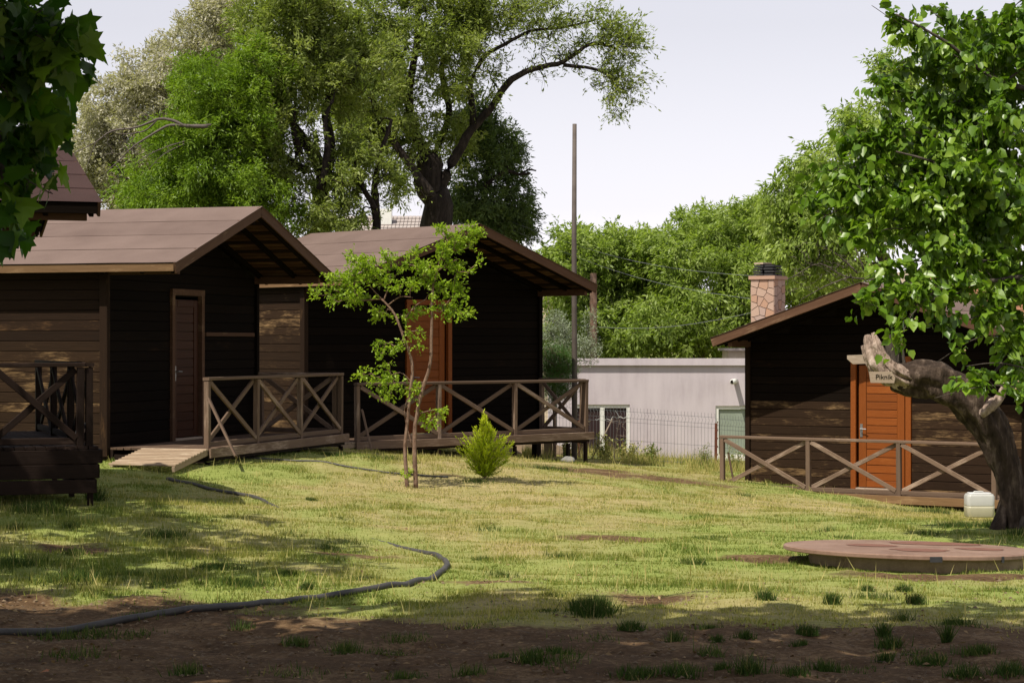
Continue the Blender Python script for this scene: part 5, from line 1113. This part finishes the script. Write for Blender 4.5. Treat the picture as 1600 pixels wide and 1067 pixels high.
def rock():
    c = onground(887, 722); c.y = 37.6; c.x = (887 - 800) * 37.6 / F; c.z = gz1(c.x, c.y); rng = random.Random(4); mb = MB(); N = 16; Mh = 7
    for j in range(Mh + 1):
        th = math.pi * j / Mh
        for i in range(N):
            ph = 2 * math.pi * i / N; f = 1 + .12 * math.sin(3 * ph + j) + rng.uniform(-.05, .05); mb.v.append((c.x + .13 * f * math.sin(th) * math.cos(ph), c.y + .1 * f * math.sin(th) * math.sin(ph), c.z + .035 + .07 * f * math.cos(th)))
    for j in range(Mh):
        for i in range(N): mb.f.append((j * N + i, j * N + (i + 1) % N, (j + 1) * N + (i + 1) % N, (j + 1) * N + i))
    tag(mb.build('rock', MT['rock'], None, True, origin=c), 'rounded grey rock lying between the legs of the raised deck', 'rock')
rock()
def bench():
    d = 41.0; p = at(858, 678, d); root = thing('stone_bench', 'pale slab bench on a block behind the legs of the raised deck', 'bench', (p.x, d, g(p.x, d)))
    mb = MB(); mb.add(*bx(p.x, d, p.z, .36, .3, .045)); mb.build('slab', MT['frame_w'], root)
    zz = g(p.x, d) - .05; mb = MB(); mb.add(*bx(p.x - .02, d, (zz + p.z - .023) / 2, .16, .2, p.z - .023 - zz)); mb.build('block', MT['conc'], root)
bench()
def white_box():
    p = at(114, 670, 26.5); gz_ = g(p.x, 26.5); root = thing('white_crate', 'white box beside a brown one standing behind the rails of the shaded porch', 'box', (p.x, 26.5, gz_))
    mb = MB(); zt = at(0, 657, 26.5).z; mb.add(*bx(p.x, 26.5, (gz_ + zt) / 2, .26, .28, zt - gz_)); mb.build('body', MT['white_pl'], root); mb = MB(); mb.add(*bx(p.x, 26.5, zt + .012, .28, .3, .022)); mb.build('lid', MT['white_pl'], root)
    q = at(89, 676, 26.9); o = thing('cardboard_box', 'small brown box at the left of the white box behind the shaded porch', 'box', (q.x, 26.9, gz_)); zt = at(0, 668, 26.9).z
    mb = MB(); mb.add(*bx(q.x, 26.9, (gz_ + zt) / 2, .16, .2, zt - gz_)); mb.build('body', MT['eave'], o); mb = MB(); mb.add(*bx(q.x, 26.9, zt + .008, .165, .09, .012)); mb.build('flap', MT['ramp'], o)
white_box()
def stick_bundle():
    d = 41.0; base = at(922, 700, d); root = thing('tied_sapling', 'bleached stake tied with pale rope to a leafless sapling by the dark window', 'stake', (base.x, d, g(base.x, d))); rng = np.random.default_rng(9)
    board('stake', MT['pale'], Vector((base.x, d, g(base.x, d) - .05)), at(957, 647, d), .022, .022, root)
    mb = MB(); nodes = []; limb(mb, nodes, [at(960, 712, d), at(962, 680, d), at(968, 650, d)], .012, .005, 5, rng); grow(mb, nodes, sample_blobs([(968, 655, 22, 14, d, .15), (975, 668, 10, 18, d, .1)], 40, rng), rng, .005, .002, 0); mb.build('twigs', MT['pale'], root)
    mb = MB(); pts = [at(930 + 52 * (i / 24) + 1.5 * math.sin(i * 1.9), 648 + 1.5 * math.sin(i * 1.3) - (3 if i > 12 else 0), d - .02 + .04 * math.cos(i * 2)) for i in range(25)]; mb.tube(pts, .004, 5); mb.tube([at(961, 634, d), at(965, 640, d), at(968, 645, d)], .007, 5); mb.build('rope', MT['frame_w'], root)
stick_bundle()
def weeds():
    spots = [(945, 712, 40.8, 16, 30, .75, 'yellowing leafy weed clump under the dark window by the fence'), (985, 716, 41.0, 18, 22, .8, 'lower dry yellow weed clump right of the dark window'), (1018, 720, 41.1, 10, 20, .3, 'thin green weed at the middle of the wire fence'), (1100, 722, 41.0, 12, 24, .12, 'fresh green bush left of the rusty fence post'), (1150, 724, 41.6, 16, 26, .2, 'green undergrowth between the rusty fence post and the right-hand cabin'),
             (885, 700, 40.5, 8, 22, .7, 'small dry plant beside the foot of the tall pole'), (907, 690, 41.0, 12, 55, .95, 'tall rusty-leaved dry weed in front of the dark window')]
    for px, py, d, rx, hh, ti, lab in spots:
        rng = np.random.default_rng(px); x = (px - 800) * d / F; b = Vector((x, d, g(x, d))); root = thing('weed', lab, 'plant', b, 'weeds along the wire fence'); n = 26 if ti != .95 else 9; s = d / F
        tip = np.stack([b.x + rng.normal(0, rx * s * .7, n), b.y + rng.normal(0, .15, n), b.z + hh * s * rng.uniform(.5, 1.3, n) + .1], 1); ax = np.stack([b.x + rng.normal(0, rx * s * .5, n), b.y + rng.normal(0, .1, n), np.full(n, b.z)], 1)
        md = (tip + ax) / 2 + rng.normal(0, .02, (n, 3)); V, FF = ribbons(ax, md, tip, .005); np_mesh('stems', V, FF, MT['l_dry'], root, np.full(len(FF), .5))
        m_ = 18; t = rng.random((n, m_, 1)); P = ax[:, None] * (1 - t) + tip[:, None] * t + rng.normal(0, .015, (n, m_, 3)); D = rng.normal(size=(n * m_, 3)) + np.array([0, 0, .5])
        leaf_cloud('leaves', P.reshape(-1, 3), D, .06, .022 if ti > .25 else .012, 'lance', MT['l_weed' if ti < .9 else 'l_dry'], root, rng, np.clip(rng.normal(ti, .2, n * m_), 0, 1))
weeds()
def soil_heap():
    c = onground(812, 690); c = Vector(((790 - 800) * 43.5 / F, 43.5, 0)); c.z = g(c.x, c.y); mb = MB(); N = 28; K = 9; rng = random.Random(3)
    for j in range(K):
        rr_ = 1.5 * (j / (K - 1))
        for i in range(N): a = 2 * math.pi * i / N; hz = .38 * (1 - (j / (K - 1)) ** 1.3) * rng.uniform(.75, 1.15); mb.v.append((c.x + rr_ * math.cos(a), c.y + rr_ * .6 * math.sin(a), c.z + hz - (.06 if j == K - 1 else 0)))
    for j in range(K - 1):
        for i in range(N): mb.f.append((j * N + i, j * N + (i + 1) % N, (j + 1) * N + (i + 1) % N, (j + 1) * N + i))
    tag(mb.build('soil_heap', MT['soil'], None, True, origin=c), 'low heap of loose brown soil behind the middle cabin, seen under its deck', 'heap')
soil_heap()
def fallen():
    me = palm_leaf_mesh(MT['l_fallen']); rng = random.Random(7)
    labs = [(296, 955, 'orange fallen leaf touching the thick hose, left one of the pair'), (410, 951, 'orange fallen leaf on the sunlit soil just below the thick hose'), (76, 1053, 'small dull fallen leaf in deep shade at the lower left'), (253, 918, 'pale fallen leaf at the edge of grass and soil above the hose')]
    for px, py, lab in labs:
        p = onground(px, py, .02); o = bpy.data.objects.new('fallen_leaf', me); Mx = Matrix.Rotation(rng.uniform(0, 6), 4, 'Z') @ Matrix.Rotation(rng.uniform(-.5, .5), 4, 'X') @ Matrix.Diagonal((.05, .05, .07, 1)); Mx.translation = p; place(o, None, Mx); tag(o, lab, 'leaf', 'fallen leaves')
fallen()
